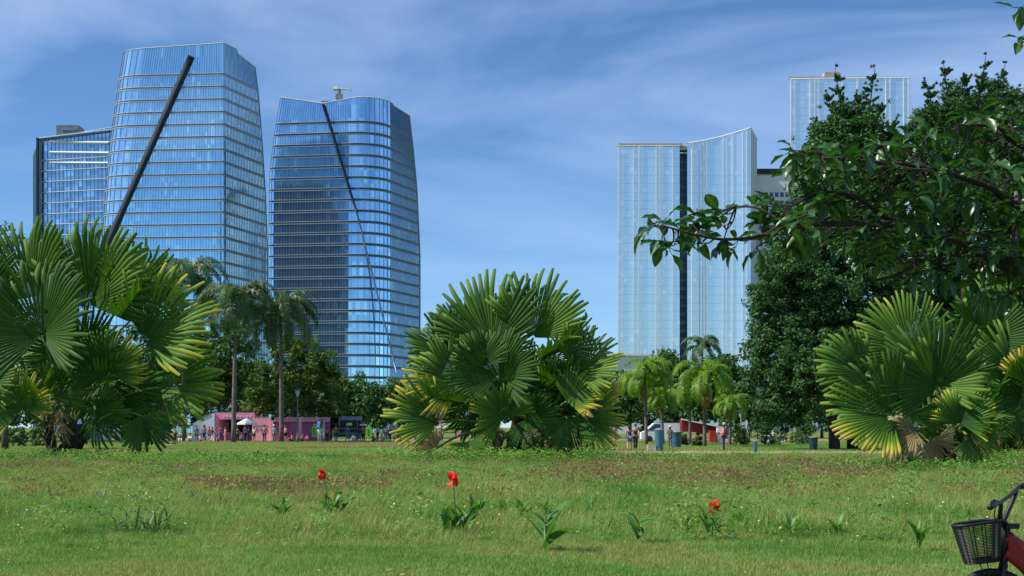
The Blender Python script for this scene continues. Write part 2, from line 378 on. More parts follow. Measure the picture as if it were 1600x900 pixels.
# grey office block far left
k0 = [(0, [(X(62, 470), 470, .3), (X(185, 462), 462, .3), (-120, 500, .3), (X(52, 492), 492, .3)])]*2
k0 = [(0, k0[0][1]), (100, k0[0][1])]
def zt0(x, y, nom): return 100.0 if nom else 96.6+(x+156)*.10
T0, r0 = tower('slab_office_tower', k0, [20, 16, 14, 10], 0, 3.55, 93.0, zt0, M['glass_grey'], 'grey blue office tower far left behind the tallest glass tower, white bars near its top', 'office tower', ledges=False, mw=.22)
o = T0.location
for py in (222, 238, 254):
    a = P(78, py, 469)-o; b = P(170, py+1, 462.5)-o
    MB().tube([a, b], [.42, .42], 4).build('white_bar', M['fin_white'], T0)
for (px0, px1, d) in ((57, 62, 469.5),):
    p = P(60, 400, d)-o; MB().box((p.x, p.y-.6, 48.5), (.7, 1.2, 97)).build('corner_frame', M['fin_dark'], T0)
a = P(59, 217, 469)-o; b = P(185, 202, 461.5)-o
MB().tube([a, b], .5, 4).build('roof_edge', M['mullion'], T0)
p = P(110, 208, 478)-o; MB().box((p.x, p.y, p.z), (7.2, 7, 4.0)).build('roof_plant_room', M['concrete_grey'], T0)
p = P(110, 203, 474.3)-o; MB().box((p.x-.5, p.y, p.z+.3), (5.0, .2, .9)).build('plant_room_louvre', M['ledge_dark'], T0)
for i in range(24):                          # projecting floor bars
    z = 3.55*i+8; a = Vector((X(66, 470), 469.4, z))-o; b = Vector((X(180, 462), 462.0, z))-o
    MB().tube([a, b], .14, 4).build('floor_bar', M['ledge'], T0)

# pale pair of towers on the right
def pale_tower(name, pts, zf, fins, label, group=None, pitch=3.6, step=None):
    root = empty(name, (pts[0][0], pts[0][1], 0), 0, label, 'skyscraper'); o = root.location
    n = len(pts)
    sub = []
    for i in range(n):
        a = Vector((*pts[i], 0)); b = Vector((*pts[(i+1) % n], 0)); k = max(1, int((b-a).length/1.35))
        for j in range(k): sub.append(a.lerp(b, j/k))
    m = len(sub); per = [0]
    for i in range(m): per.append(per[-1]+(sub[(i+1) % m]-sub[i]).length)
    tops = [zf(p.x, p.y) for p in sub]; zmin = min(tops); zs = [0.0]
    while zs[-1]+pitch < zmin-2: zs.append(zs[-1]+pitch)
    for k in range(len(zs)):
        z0 = zs[k]; last = k == len(zs)-1; vs = []; uv = []
        for i in range(m+1):
            p = sub[i % m]-o; z1 = tops[i % m] if last else zs[k+1]-.05
            vs += [(p.x, p.y, z0), (p.x, p.y, z1)]; uv += [(per[i], z0), (per[i], z1)]
        link('glazing_band', np_mesh('glazing_band', vs, [(2*i, 2*i+2, 2*i+3, 2*i+1) for i in range(m)], uv=uv), root, M['glass_pale'])
    c = sum((p for p in sub), Vector((0, 0, 0)))/m
    core = MB(); q = [(p-c)*.985+c-o for p in sub]
    core.add([(p.x, p.y, 0) for p in q]+[(p.x, p.y, zmin-2.0) for p in q], [(i, (i+1) % m, m+(i+1) % m, m+i) for i in range(m)]+[tuple(range(m, 2*m))])
    core.build('core_wall', M['glass_core'], root)
    for (x, y, w_, nx, ny) in fins:
        nv = Vector((nx, ny, 0)).normalized(); zt = zf(x, y)+.1
        p = Vector((x, y, 0))-o+nv*.22
        MB().box((p.x, p.y, zt/2), (w_, .44, zt), rz=math.atan2(nv.x, -nv.y)).build('vertical_fin', M['fin_white'], root)
    cap = MB()
    for i in range(m):
        a, b = sub[i]-o, sub[(i+1) % m]-o
        cap.tube([(a.x, a.y, tops[i]), (b.x, b.y, tops[(i+1) % m])], .28, 4, cap=False)
    cap.build('parapet_cap', M['roof_beige'] if step else M['fin_white'], root)
    return root
xa, xb = X(965, 600), X(1062, 600)
L3 = pale_tower('pale_glass_tower', [(xa, 600), (xb, 600), (xb, 640), (xa+12, 640)], lambda x, y: 120.3-(x-xa)*.0+((y-600)*.02), [(X(px, 600), 600, .3 if k % 3 else .6, 0, -1) for k, px in enumerate((967, 973.5, 990, 999, 1003.6, 1025.5, 1031, 1035, 1051))], 'pale blue striped tower with a flat beige parapet, left half of the slotted pair', step=True)
o = L3.location
MB().box((14, 0.6, 120.9), (27.2, 1.0, 1.1)).build('parapet_beam', M['roof_beige'], L3)
sl3 = empty('tower_link', (xb, 606, 0), 0, 'dark recessed link between the two pale striped tower halves', 'building')
MB().box(((X(1074, 600)-xb)/2, 10, 59.2), (X(1074, 600)-xb-.1, 20, 118.4)).build('link_wall', M['glass_slot'], sl3)
for i in range(32):
    MB().box(((X(1074, 600)-xb)/2, -.2, 3.6*i+3), (X(1074, 600)-xb-.2, .5, 1.6)).build('link_window', M['window_dark'], sl3)
MB().box(((X(1074, 600)-xb)/2, -2.4, 119.6), (X(1074, 600)-xb+.6, 6, 1.6)).build('link_canopy', M['roof_beige'], sl3)
xc_, xd_ = X(1074, 600), X(1172, 600)
front = [(xc_, 600)]+[(xc_+(xd_-xc_)*t, 600+1.6*math.sin(math.pi*t)) for t in (.25, .5, .75)]+[(xd_, 600), (X(1183, 612), 612), (X(1183, 612)-4, 640), (xc_, 640)]
def z3(x, y):
    t = max(0, min(1, (x-xc_)/(xd_-xc_))); return 121.6+6.3*t**1.25-(max(0, y-602)*.25)
f3 = [(X(px, 600), 600+1.6*math.sin(math.pi*max(0, min(1, (X(px, 600)-xc_)/(xd_-xc_)))), .3 if k % 3 else .6, 0, -1) for k, px in enumerate((1082, 1094, 1099.5, 1104, 1131, 1136.5, 1146, 1161, 1167))]
f3 += [(X(px, 600+12*t), 600+12*t, .6, 1, -.32) for px, t in ((1174.5, .23), (1177.5, .5), (1181, .82))]
R3_ = pale_tower('pale_glass_tower', front, z3, f3, 'pale blue striped tower, right of the slotted pair, roofline sweeping up to a point')
xe, xf = X(1233, 650), X(1422, 650)
R4 = pale_tower('pale_glass_tower', [(xe, 650), (xf, 650), (xf, 690), (xe+9, 690)], lambda x, y: 160.8+(x-xe)*.012, [(X(px, 650), 650, .35 if k % 2 else .6, 0, -1) for k, px in enumerate((1236, 1242, 1266, 1273, 1279, 1316, 1340, 1384, 1391, 1412, 1420))], 'tall pale blue striped tower rising behind the dark evergreen crowns at right')
MB().box((X(1301, 650)-xe, 4, 162.6), (7, 6, 3.4)).build('roof_box', M['roof_beige'], R4)
MB().box(((xf-xe)/2, .8, 161.6), (xf-xe+.5, .8, .9)).build('parapet_beam', M['roof_beige'], R4)

wb = empty('white_office_block', (X(1175, 622), 622, 0), 0, 'white office block with a black roof band between the pale towers', 'office building')
W5 = 26.0; z5 = EYE+(HZ-272)*622/F
MB().box((W5/2, 10, z5/2), (W5, 20, z5)).build('wall', M['white_wall'], wb)
MB().box((W5/2, 9.8, z5+1.1), (W5+.6, 20.6, 2.4)).build('roof_band', M['black_band'], wb)
wm = MB().box((0, 0, 0), (1.45, .3, 1.9)).mesh('window')
for r_ in range(24):
    for c_ in range(11):
        if len([1]) and r_*11+c_ < 264:
            q = link('window', wm, wb, M['window_dark']); q.location = (1.6+c_*2.3, -.08, z5-9.0-r_*3.6)
# ------------------------------------------------------------------ ground
def ground_mat():
    m = bpy.data.materials.new('park_ground'); m.use_nodes = True; t = m.node_tree; b = t.nodes['Principled BSDF']; N = t.nodes.new; L = t.links.new
    b.inputs['Roughness'].default_value = .95; b.inputs['Specular IOR Level'].default_value = .1
    tc = N('ShaderNodeTexCoord')
    def nz(s, d=6, r=.6):
        n = N('ShaderNodeTexNoise'); n.inputs['Scale'].default_value = s; n.inputs['Detail'].default_value = d; n.inputs['Roughness'].default_value = r; L(tc.outputs['Object'], n.inputs['Vector']); return n
    n1 = nz(.22); n2 = nz(2.2); n3 = nz(30, 3)
    r1 = N('ShaderNodeValToRGB'); L(n1.outputs[0], r1.inputs[0])
    e = r1.color_ramp.elements; e[0].position = .36; e[0].color = (.09, .13, .03, 1); e[1].position = .64; e[1].color = (.16, .20, .05, 1)
    r2 = N('ShaderNodeValToRGB'); L(n2.outputs[0], r2.inputs[0])
    e = r2.color_ramp.elements; e[0].position = .56; e[0].color = (0, 0, 0, 1); e[1].position = .72; e[1].color = (1, 1, 1, 1)
    mx = N('ShaderNodeMix'); mx.data_type = 'RGBA'; L(r2.outputs[0], mx.inputs[0]); L(r1.outputs[0], mx.inputs[6]); mx.inputs[7].default_value = (.17, .13, .07, 1)
    mx2 = N('ShaderNodeMix'); mx2.data_type = 'RGBA'; mx2.blend_type = 'OVERLAY'; mx2.inputs[0].default_value = .6; L(mx.outputs[2], mx2.inputs[6]); L(n3.outputs[0], mx2.inputs[7])
    L(mx2.outputs[2], b.inputs['Base Color'])
    bp = N('ShaderNodeBump'); bp.inputs['Strength'].default_value = .6; bp.inputs['Distance'].default_value = .08; L(n3.outputs[0], bp.inputs['Height']); L(bp.outputs[0], b.inputs['Normal'])
    return m
gm = ground_mat()
me = np_mesh('ground', [(-4000, -600, 0), (4000, -600, 0), (4000, 6000, 0), (-4000, 6000, 0)], [(0, 1, 2, 3)])
tag(link('ground', me, None, gm), kind='structure')
M['dirt'] = mat('pale_dirt', (.34, .27, .19), .95, col2=(.24, .19, .12), nscale=1.2, bump=.4, bscale=8)
def sheet(name, pts, z, mt):
    c = Vector((sum(p[0] for p in pts)/len(pts), sum(p[1] for p in pts)/len(pts), z))
    o = link(name, np_mesh(name, [(p[0]-c.x, p[1]-c.y, 0) for p in pts], [tuple(range(len(pts)))]), None, mt); o.location = c
    return tag(o, kind='structure')
def wavy(x0, x1, ylo, yhi, n=14, a=.5):
    lo = [(x0+(x1-x0)*i/n, ylo(x0+(x1-x0)*i/n)+random.uniform(-a, a)) for i in range(n+1)]
    hi = [(x0+(x1-x0)*i/n, yhi(x0+(x1-x0)*i/n)+random.uniform(-a, a)) for i in range(n+1)]
    return lo+hi[::-1]
sheet('path', wavy(1, 62, lambda x: 82-.13*x, lambda x: 92-.10*x), .004, M['dirt'])
sheet('path', wavy(16, 50, lambda x: 66-.12*x, lambda x: 70-.10*x), .004, M['dirt'])
sheet('plaza', wavy(-70, 60, lambda x: 154, lambda x: 176), .004, M['dirt'])

# ------------------------------------------------------------------ grass and weeds (uncountable: stuff, instanced tufts)
def blades(n, rad, h, wdt, lean=.5, seed=0, curve=.5, hvar=.4, seg=2):
    g = np.random.default_rng(seed); vs = []; fs = []; tt = []
    for i in range(n):
        a = g.uniform(0, 6.283); r = rad*math.sqrt(g.uniform()); x, y = r*math.cos(a), r*math.sin(a)
        hh = h*(1-hvar*g.uniform()); d = g.uniform(0, 6.283); lx, ly = math.cos(d), math.sin(d); ln = lean*hh*g.uniform(.2, 1); w2 = wdt*g.uniform(.6, 1.2)/2
        b = len(vs); px, py = -ly, lx; t = g.uniform(0, .25)
        for s in range(seg+1):
            f = s/seg; off = ln*(f*(1-curve)+f*f*curve); ww = w2*(1-f*.85)
            vs += [(x+lx*off-px*ww, y+ly*off-py*ww, hh*f), (x+lx*off+px*ww, y+ly*off+py*ww, hh*f)]; tt += [t+f*.12]*2
        fs += [(b+2*s, b+2*s+1, b+2*s+3, b+2*s+2) for s in range(seg)]
    return vs, fs, tt
def seedheads(n, rad, h, seed):
    vs, fs, tt = blades(n, rad, h, .006, .4, seed, .4); g = np.random.default_rng(seed+5)
    for i in range(n*2):
        a = g.uniform(0, 6.283); r = rad*1.15*math.sqrt(g.uniform()); z = h*g.uniform(.55, 1.05); c = np.array((r*math.cos(a), r*math.sin(a), z)); b = len(vs)
        for k in range(4): vs.append(tuple(c+g.normal(0, .016, 3)))
        tt += [.55+g.uniform(0, .3)]*4; fs.append((b, b+1, b+2, b+3))
    return vs, fs, tt
def broad(n, rad, h, seed):
    vs = []; fs = []; tt = []; g = np.random.default_rng(seed)
    for i in range(n):
        a = g.uniform(0, 6.283); r = rad*math.sqrt(g.uniform()); z = h*g.uniform(.1, 1); l = g.uniform(.012, .035); d = g.uniform(0, 6.283); c = Vector((r*math.cos(a), r*math.sin(a), z))
        u = Vector((math.cos(d), math.sin(d), g.uniform(-.4, .7))).normalized()*l; v = u.cross(Vector((g.normal()*.4, g.normal()*.4, 1))).normalized()*l*.4; b = len(vs)
        vs += [tuple(c-u), tuple(c-v), tuple(c+u), tuple(c+v)]; fs.append((b, b+1, b+2, b+3)); tt += [g.uniform(0, .3)]*4
    return vs, fs, tt
GST = [(0, (.05, .165, .028)), (.22, (.135, .28, .050)), (.45, (.26, .37, .10)), (.65, (.30, .20, .10)), (.85, (.20, .095, .065)), (1.0, (.10, .06, .045))]
M['grass'] = leaf_mat('grass_blades', GST, .55, .25, .30, (1.3, 1.4, .5), instancer=True)
def scatter(name, pts, scl, tint, proto_mesh):
    """pts (n,3) -> one object whose vertices carry tuft instances"""
    n = len(pts); me = bpy.data.meshes.new(name); me.vertices.add(n); me.vertices.foreach_set('co', np.asarray(pts, np.float32).ravel())
    for k, v in (('scl', scl), ('itint', tint), ('rz', rng.uniform(0, 6.283, n))):
        a = me.attributes.new(k, 'FLOAT', 'POINT'); a.data.foreach_set('value', np.asarray(v, np.float32))
    me.materials.append(M['grass'])
    o = bpy.data.objects.new(name, me); COL.objects.link(o)
    proto_mesh.materials.append(M['grass']); po = bpy.data.objects.new(name+'_tuft', proto_mesh)
    g = bpy.data.node_groups.new(name, 'GeometryNodeTree')
    g.interface.new_socket('Geometry', in_out='INPUT', socket_type='NodeSocketGeometry'); g.interface.new_socket('Geometry', in_out='OUTPUT', socket_type='NodeSocketGeometry')
    N = g.nodes.new; L = g.links.new; gi = N('NodeGroupInput'); go = N('NodeGroupOutput')
    m2p = N('GeometryNodeMeshToPoints'); L(gi.outputs[0], m2p.inputs[0])
    oi = N('GeometryNodeObjectInfo'); oi.inputs['Object'].default_value = po; oi.inputs['As Instance'].default_value = True
    ip = N('GeometryNodeInstanceOnPoints'); L(m2p.outputs[0], ip.inputs['Points']); L(oi.outputs['Geometry'], ip.inputs['Instance'])
    na = N('GeometryNodeInputNamedAttribute'); na.data_type = 'FLOAT'; na.inputs['Name'].default_value = 'scl'
    nr = N('GeometryNodeInputNamedAttribute'); nr.data_type = 'FLOAT'; nr.inputs['Name'].default_value = 'rz'
    cx = N('ShaderNodeCombineXYZ'); L(nr.outputs[0], cx.inputs[2]); L(cx.outputs[0], ip.inputs['Rotation']); 
    cs = N('ShaderNodeCombineXYZ'); [L(na.outputs[0], cs.inputs[i]) for i in range(3)]; L(cs.outputs[0], ip.inputs['Scale'])
    L(ip.outputs[0], go.inputs[0])
    md = o.modifiers.new('tufts', 'NODES'); md.node_group = g
    return tag(o, kind='stuff')
def fbm(p, s, seed=0.0):
    return np.array([mnoise.fractal(Vector((x*s+seed, y*s+seed*.7, seed)), 1.0, 2.0, 4) for x, y in p])
def region(n, y0, y1, margin=1.12, pad=1.5, pw=1.0):
    """random ground points inside the view wedge, denser near the viewer for pw<2"""
    u = rng.uniform(0, 1, n); y = (y0**pw+(y1**pw-y0**pw)*u)**(1/pw)
    x = rng.uniform(-1, 1, n)*(y*800/F*margin+pad)
    return np.stack([x, y], 1)
def pxy(p): return 800+p[:, 0]/p[:, 1]*F, HZ+EYE*F/p[:, 1]
def mesh3(t): return np_mesh('tuft', t[0], t[1], {'tint': t[2]})
def P3(p): return np.concatenate([p, np.zeros((len(p), 1))], 1)

# mown lawn in front, and the far lawn
p = region(26000, 11.5, 24, pw=1.15); f = fbm(p, .35, 3.1)
scatter('lawn_grass', P3(p), .75+.5*rng.uniform(0, 1, len(p)), np.clip(.14+np.clip(f, -.5, .25)*.45+rng.normal(0, .07, len(p)), -.05, .55), mesh3(blades(26, .13, .055, .0065, .9, 1)))
p = region(30000, 62, 160, pw=1.3)
onp = ((p[:, 0] > 1) & (p[:, 1] > 82-.13*p[:, 0]) & (p[:, 1] < 92-.10*p[:, 0])) | ((p[:, 0] > 16) & (p[:, 1] > 66-.12*p[:, 0]) & (p[:, 1] < 70-.10*p[:, 0])); p = p[~onp | (rng.uniform(0, 1, len(p)) < .12)]
f = fbm(p, .06, 8.1)
scatter('lawn_grass', P3(p), 1.0+.8*rng.uniform(0, 1, len(p)), np.clip(.20+f*.35+rng.normal(0, .05, len(p)), 0, .5), mesh3(blades(30, .45, .075, .02, .9, 2)))
# tall rough meadow
p = region(60000, 16.5, 74, pw=1.25); px, py = pxy(p); f = fbm(p*np.array([1, .5]), .45, 5.5); f2 = fbm(p*np.array([1, .45]), .5, 9.9)
edge = 848+12*np.sin(px/90)+f*30
keep = (py < edge)
p = p[keep]; px = px[keep]; py = py[keep]; f = f[keep]; f2 = f2[keep]
brown = np.clip(1-np.abs((py-768-8*np.sin(px/60))/16), 0, 1)*np.clip((px-290)/60, 0, 1)*np.clip((640-px)/60, 0, 1)*.75
brown = np.maximum(brown, np.clip(1-np.abs((py-742)/34), 0, 1)*np.clip((px-860)/90, 0, 1)*np.clip((1360-px)/90, 0, 1)*.18)
brown = np.maximum(brown, np.clip((py-700)/10, 0, 1)*np.clip((735-py)/20, 0, 1)*.04)
scl = .55+.55*rng.uniform(0, 1, len(p))+.75*np.clip(f2*1.8, 0, 1)
scl *= np.clip((edge[keep]-py)/45+.45, .45, 1)
ti = np.clip(.10+np.clip(f, -.5, .30)*.5+brown+rng.normal(0, .15, len(p)), -.16, .80)
h = rng.uniform(0, 1, len(p))
a = h < .62; scatter('meadow_grass', P3(p[a]), scl[a], ti[a], mesh3(blades(34, .19, .19, .007, .95, 3, seg=3)))
b = (h >= .62) & (h < .80); scatter('meadow_grass', P3(p[b]), scl[b]*1.1, ti[b]-.05, mesh3(blades(16, .16, .21, .012, 1.5, 4, seg=3)))
c = h >= .80; scatter('ground_weeds', P3(p[c]), scl[c]*1.1, ti[c]*.6-.03, mesh3(broad(90, .22, .10, 5)))
q = region(20000, 17, 66, pw=1.25); qx, qy = pxy(q); q = q[qy < 838]; fq = fbm(q, .35, 12.3); q = q[(fq+rng.uniform(-.25, .25, len(q))) > -.05]
scatter('wispy_stalks', P3(q), .6+.7*rng.uniform(0, 1, len(q)), rng.normal(.22, .12, len(q)), mesh3(blades(9, .22, .34, .007, .9, 12, seg=3)))
wp = []; ws = []
for bx, by, sx_, n_, k_ in ((800, 60.5, 5.5, 420, 3.2), (92, 62, 4.5, 260, 2.8), (300, 57, 4.5, 240, 2.6), (1474, 47, 3.6, 260, 2.4), (1580, 60, 4, 160, 2.8), (1060, 58, 6, 220, 2.0), (400, 52, 3, 60, 2.6)):
    X_ = (bx-800)*by/F+rng.normal(0, sx_*.5, n_); Y_ = by+rng.normal(0, 1.6, n_); wp.append(np.stack([X_, Y_, np.zeros(n_)], 1)); ws.append(k_*rng.uniform(.15, 1.1, n_)**1.3)
ws = np.concatenate(ws); scatter('ground_weeds', np.concatenate(wp), ws, rng.normal(.06, .13, len(ws)), mesh3(broad(110, .2, .2, 15)))
# purplish seed heads
p = region(26000, 26, 66, pw=1.3); px, py = pxy(p); f = fbm(p, .3, 2.2)
dens = .12+.75*np.clip(1-np.abs((py-745)/30), 0, 1)*np.clip((px-800)/150, 0, 1)*np.clip((1420-px)/120, 0, 1)+.95*np.clip(1-np.abs((py-770)/18), 0, 1)*np.clip((px-280)/80, 0, 1)*np.clip((660-px)/60, 0, 1)+.25*np.clip(1-np.abs((py-745)/20), 0, 1)*(px < 330)
k = rng.uniform(0, 1, len(p)) < dens*np.clip(.6+f*1.6, 0, 1.2)*.62; p = p[k]
scatter('seedhead_weeds', P3(p), .7+.6*rng.uniform(0, 1, len(p)), rng.normal(.05, .06, len(p)), mesh3(seedheads(12, .2, .30, 6)))

q = region(1500, 17, 62, pw=1.3); qx, qy = pxy(q); q = q[qy < 850]
scatter('ground_weeds', P3(q), .5+1.6*rng.uniform(0, 1, len(q))**3, rng.normal(.0, .16, len(q)), mesh3(broad(80, .18, .28, 25)))
q = region(2600, 17, 80, pw=1.3); qx, qy = pxy(q); kq = ((qx > 930) & (qy < 740)) | ((qx > 940) & (qx < 1080) & (qy > 860) & (qy < 890)) | (rng.uniform(0, 1, len(q)) < .22); q = q[kq]
g_ = np.random.default_rng(77); fv = []; ff = []; ft_ = []
for (x_, y_) in q:
    z_ = g_.uniform(.10, .30); r_ = g_.uniform(.010, .022); b_ = len(fv); fv += [(x_-r_, y_, z_), (x_, y_-r_, z_+.004), (x_+r_, y_, z_), (x_, y_+r_, z_+.012), (x_, y_, z_+r_*1.2)]; ff += [(b_, b_+1, b_+4), (b_+1, b_+2, b_+4), (b_+2, b_+3, b_+4), (b_+3, b_, b_+4)]; ft_ += [float(g_.uniform() < .35)]*5
lq = region(900, 12, 60, pw=1.3); lv = []; lf = []; lt = []
for (x_, y_) in lq:
    a_ = g_.uniform(0, 6.28); c_, s_ = math.cos(a_), math.sin(a_); l_ = g_.uniform(.025, .06); z_ = g_.uniform(.03, .09); b_ = len(lv)
    lv += [(x_-c_*l_, y_-s_*l_, z_), (x_+s_*l_*.4, y_-c_*l_*.4, z_+.012), (x_+c_*l_, y_+s_*l_, z_+.01), (x_-s_*l_*.4, y_+c_*l_*.4, z_+.016)]; lf.append((b_, b_+1, b_+2, b_+3)); lt += [g_.uniform()]*4
M['fallen_leaf'] = leaf_mat('fallen_dry_leaf', [(0, (.16, .09, .04)), (.6, (.32, .20, .08)), (1, (.45, .36, .20))], .8, .15, .15, (1, .9, .6))
tag(link('fallen_leaves', np_mesh('fallen_leaves', lv, lf, {'tint': lt}), None, M['fallen_leaf']), kind='stuff')
M['tiny_flower'] = leaf_mat('tiny_flower', [(0, (.75, .55, .05)), (.5, (.75, .55, .05)), (.6, (.7, .7, .65)), (1, (.7, .7, .65))], .6, .2, .2, (1, 1, .8))
tag(link('wild_flowers', np_mesh('wild_flowers', fv, ff, {'tint': ft_}), None, M['tiny_flower']), kind='stuff')

# ------------------------------------------------------------------ leaf crowns
EV = [(0, (.022, .062, .020)), (.5, (.050, .125, .036)), (1, (.105, .20, .055))]
M['leaf_dark'] = leaf_mat('dark_evergreen_leaves', EV, .55, .25, .22)
M['leaf_mid'] = leaf_mat('mid_green_leaves', [(0, (.025, .075, .020)), (.5, (.055, .13, .030)), (1, (.11, .19, .045))], .5, .35, .25)
M['leaf_light'] = leaf_mat('light_green_leaves', [(0, (.03, .08, .016)), (.5, (.07, .14, .026)), (1, (.14, .21, .04))], .5, .35, .3)
M['leaf_olive'] = leaf_mat('olive_needles', [(0, (.03, .075, .016)), (.5, (.075, .14, .024)), (1, (.15, .22, .04))], .6, .2, .25)
def cluster_leaves(centres, radii, per, size, seed, squash=.75, shell=.55, elong=1.7):
    """per leaves around each centre; leaf = folded rhombus of two triangles"""
    g = np.random.default_rng(seed); C = np.repeat(np.asarray(centres, float), per, 0); Rr = np.repeat(np.asarray(radii, float), per)
    n = len(C); d = g.normal(size=(n, 3)); d /= np.linalg.norm(d, axis=1)[:, None]
    rr = Rr*(shell+(1-shell)*g.uniform(0, 1, n))*g.uniform(.75, 1.12, n)
    pos = C+d*rr[:, None]*np.array([1, 1, squash])
    nrm = d*.9+g.normal(size=(n, 3))*.65+np.array([0, 0, .35]); nrm /= np.linalg.norm(nrm, axis=1)[:, None]
    u = np.cross(nrm, g.normal(size=(n, 3))); u /= np.linalg.norm(u, axis=1)[:, None]; v = np.cross(nrm, u)
    s = size*g.uniform(.6, 1.3, n)[:, None]
    vs = np.stack([pos-u*s*elong/2, pos-v*s*.5+nrm*s*.12, pos+u*s*elong/2, pos+v*s*.5+nrm*s*.12], 1).reshape(-1, 3)
    b = np.arange(n)*4; fs = np.stack([b, b+1, b+2, b, b+2, b+3], 1).reshape(-1, 3)
    ct = np.repeat(g.uniform(-.12, .12, len(centres)), per)
    t = np.repeat(np.clip(g.normal(.45, .16, n)+ct, 0, 1), 4)
    return vs, fs, t
def crown_mesh(name, ells, nclump, per, lsize, csize, seed, low=-.75):
    """ells [(x,y,z,rx,ry,rz)] local; clumps fill the ellipsoids' outer part"""
    g = np.random.default_rng(seed); cs = []; rs = []; vol = np.array([e[3]*e[4]*e[5] for e in ells])**.67; vol /= vol.sum()
    for e, wgt in zip(ells, vol):
        k = max(3, int(nclump*wgt)); i = 0
        while i < k:
            d = g.normal(size=3); d /= np.linalg.norm(d)
            if d[2] < low: continue
            r = g.uniform(.28, 1.0)**.6*(1+.16*mnoise.noise(Vector(d*2.3+seed)))
            cs.append((e[0]+d[0]*e[3]*r, e[1]+d[1]*e[4]*r, e[2]+d[2]*e[5]*r)); rs.append(csize*g.uniform(.6, 1.35)); i += 1
    v, f, t = cluster_leaves(cs, rs, per, lsize, seed+1)
    return np_mesh(name, v, f, {'tint': t}), cs
def tree(name, base, ells, lm, label, nclump=90, per=60, lsize=.22, csize=.9, seed=1, trunk_r=.25, group=None, cat='tree', bark='bark', limbs=6, height=None, low=-.75):
    root = empty(name, base, 0, label, cat, group); top = max(e[2] for e in ells); g = random.Random(seed)
    tb = MB(); tb.tube(catmull([(0, 0, -.2), (g.uniform(-.2, .2), 0, top*.35), (g.uniform(-.4, .4), g.uniform(-.3, .3), top*.8)], 5), [trunk_r*(1-.055*i) for i in range(11)], 8)
    tb.build('trunk', M[bark], root, True)
    me, cs = crown_mesh('crown', ells, nclump, per, lsize, csize, seed, low)
    link('crown', me, root, lm)
    for c in g.sample(cs, min(limbs, len(cs))):
        z = top*g.uniform(.3, .6)
        MB().tube(bez((0, 0, z), (c[0]*.4, c[1]*.4, z+(c[2]-z)*.7), c, 6), [trunk_r*k for k in (.5, .42, .34, .26, .18, .08)], 6).build('limb', M[bark], root, True)
    return root
def px_tree(name, cxp, basepy, d, tops, lm, label, **kw):
    """tops: [(px, py, rx_px, rz_px, ddepth)] crown ellipsoids given in photo pixels at distance d"""
    s = d/F; b = Vector(((cxp-800)*s, d, 0)); ells = []
    for px, py, rx, rz, dd in tops:
        z = EYE+(HZ-py)*s; ells.append(((px-cxp)*s, dd, z, rx*s, rx*s*.85, rz*s))
    return tree(name, b, ells, lm, label, **kw)
# far row that closes the park
lab = ['dark round tree in the far row, %s']
where = ['left edge of the picture behind the left fan palm', 'just right of the left edge, behind the fan palm', 'behind the white tent under the left fan palm', 'behind the gap left of the pink kiosk',
         'behind the white end of the pink kiosk', 'behind the pink kiosk and feather palm trunk', 'behind the street lamp', 'behind the food truck', 'between food truck and central fan palm',
         'behind the left fronds of the central fan palm', 'behind the middle of the central fan palm', 'behind the right fronds of the central fan palm', 'behind the couple walking',
         'behind the blue litter bins', 'behind the red awning', 'behind the man in orange', 'behind the big evergreen tree', 'behind the right fan palm', 'at the right edge of the picture']
for i in range(19):
    cx = -30+i*94+random.uniform(-12, 12); h = [118, 120, 116, 112, 150, 120, 100, 92, 92, 90, 96, 96, 100, 96, 98, 100, 110, 120, 120][i]
    d = 205+random.uniform(-10, 14)
    px_tree('park_tree', cx, 684, d, [(cx, 684-h*.55, 58, h*.42, 0), (cx-28, 684-h*.36, 38, h*.33, -2), (cx+30, 684-h*.34, 38, h*.3, 2)], M['leaf_mid' if i % 3 else 'leaf_dark'],
            ('round green tree ' if i % 3 else 'darker round tree ')+where[i], nclump=70, per=60, lsize=.36, csize=1.25, seed=20+i, group='far row of trees behind the tents', limbs=3)
px_tree('park_tree', 8, 690, 96, [(5, 380, 34, 50, 0), (-20, 430, 50, 60, 0), (25, 460, 40, 70, 0), (0, 520, 70, 60, 0)], M['leaf_mid'], 'leafy tree whose top sprig shows above the left fan palm at the left edge', nclump=130, per=46, lsize=.15, csize=.55, seed=41)
px_tree('park_tree', 255, 690, 176, [(250, 540, 52, 62, 0), (290, 570, 48, 60, -2), (220, 590, 45, 55, 1)], M['leaf_dark'], 'dark broad tree behind the left fan palm', nclump=120, per=66, lsize=.3, csize=1.1, seed=42)
px_tree('park_tree', 345, 690, 180, [(335, 580, 45, 62, 0), (375, 555, 40, 58, -2), (365, 610, 46, 50, 1)], M['leaf_mid'], 'green tree between the two feather palm trunks behind the pink kiosk', nclump=120, per=66, lsize=.3, csize=1.1, seed=43)
px_tree('cypress_tree', 462, 690, 158, [(455, 560, 38, 42, 0), (490, 575, 38, 46, -2), (430, 600, 40, 40, 0), (505, 610, 34, 46, 1), (470, 618, 52, 40, -2), (410, 628, 26, 24, 0), (518, 640, 22, 26, 0)], M['leaf_olive'], 'olive green layered conifer right of the feather palm trunks, behind the street lamp', nclump=230, per=70, lsize=.22, csize=.75, seed=44, trunk_r=.32)
px_tree('park_tree', 560, 688, 192, [(560, 618, 34, 34, 0), (535, 640, 30, 30, 0), (590, 640, 34, 36, -2)], M['leaf_dark'], 'dark blue green tree above the food truck', nclump=120, per=66, lsize=.3, csize=1.0, seed=45)
px_tree('park_tree', 622, 688, 190, [(620, 630, 32, 36, 0), (650, 645, 30, 34, 0)], M['leaf_mid'], 'dark green tree just left of the central fan palm, right of the food truck', nclump=100, per=66, lsize=.3, csize=1.0, seed=46)
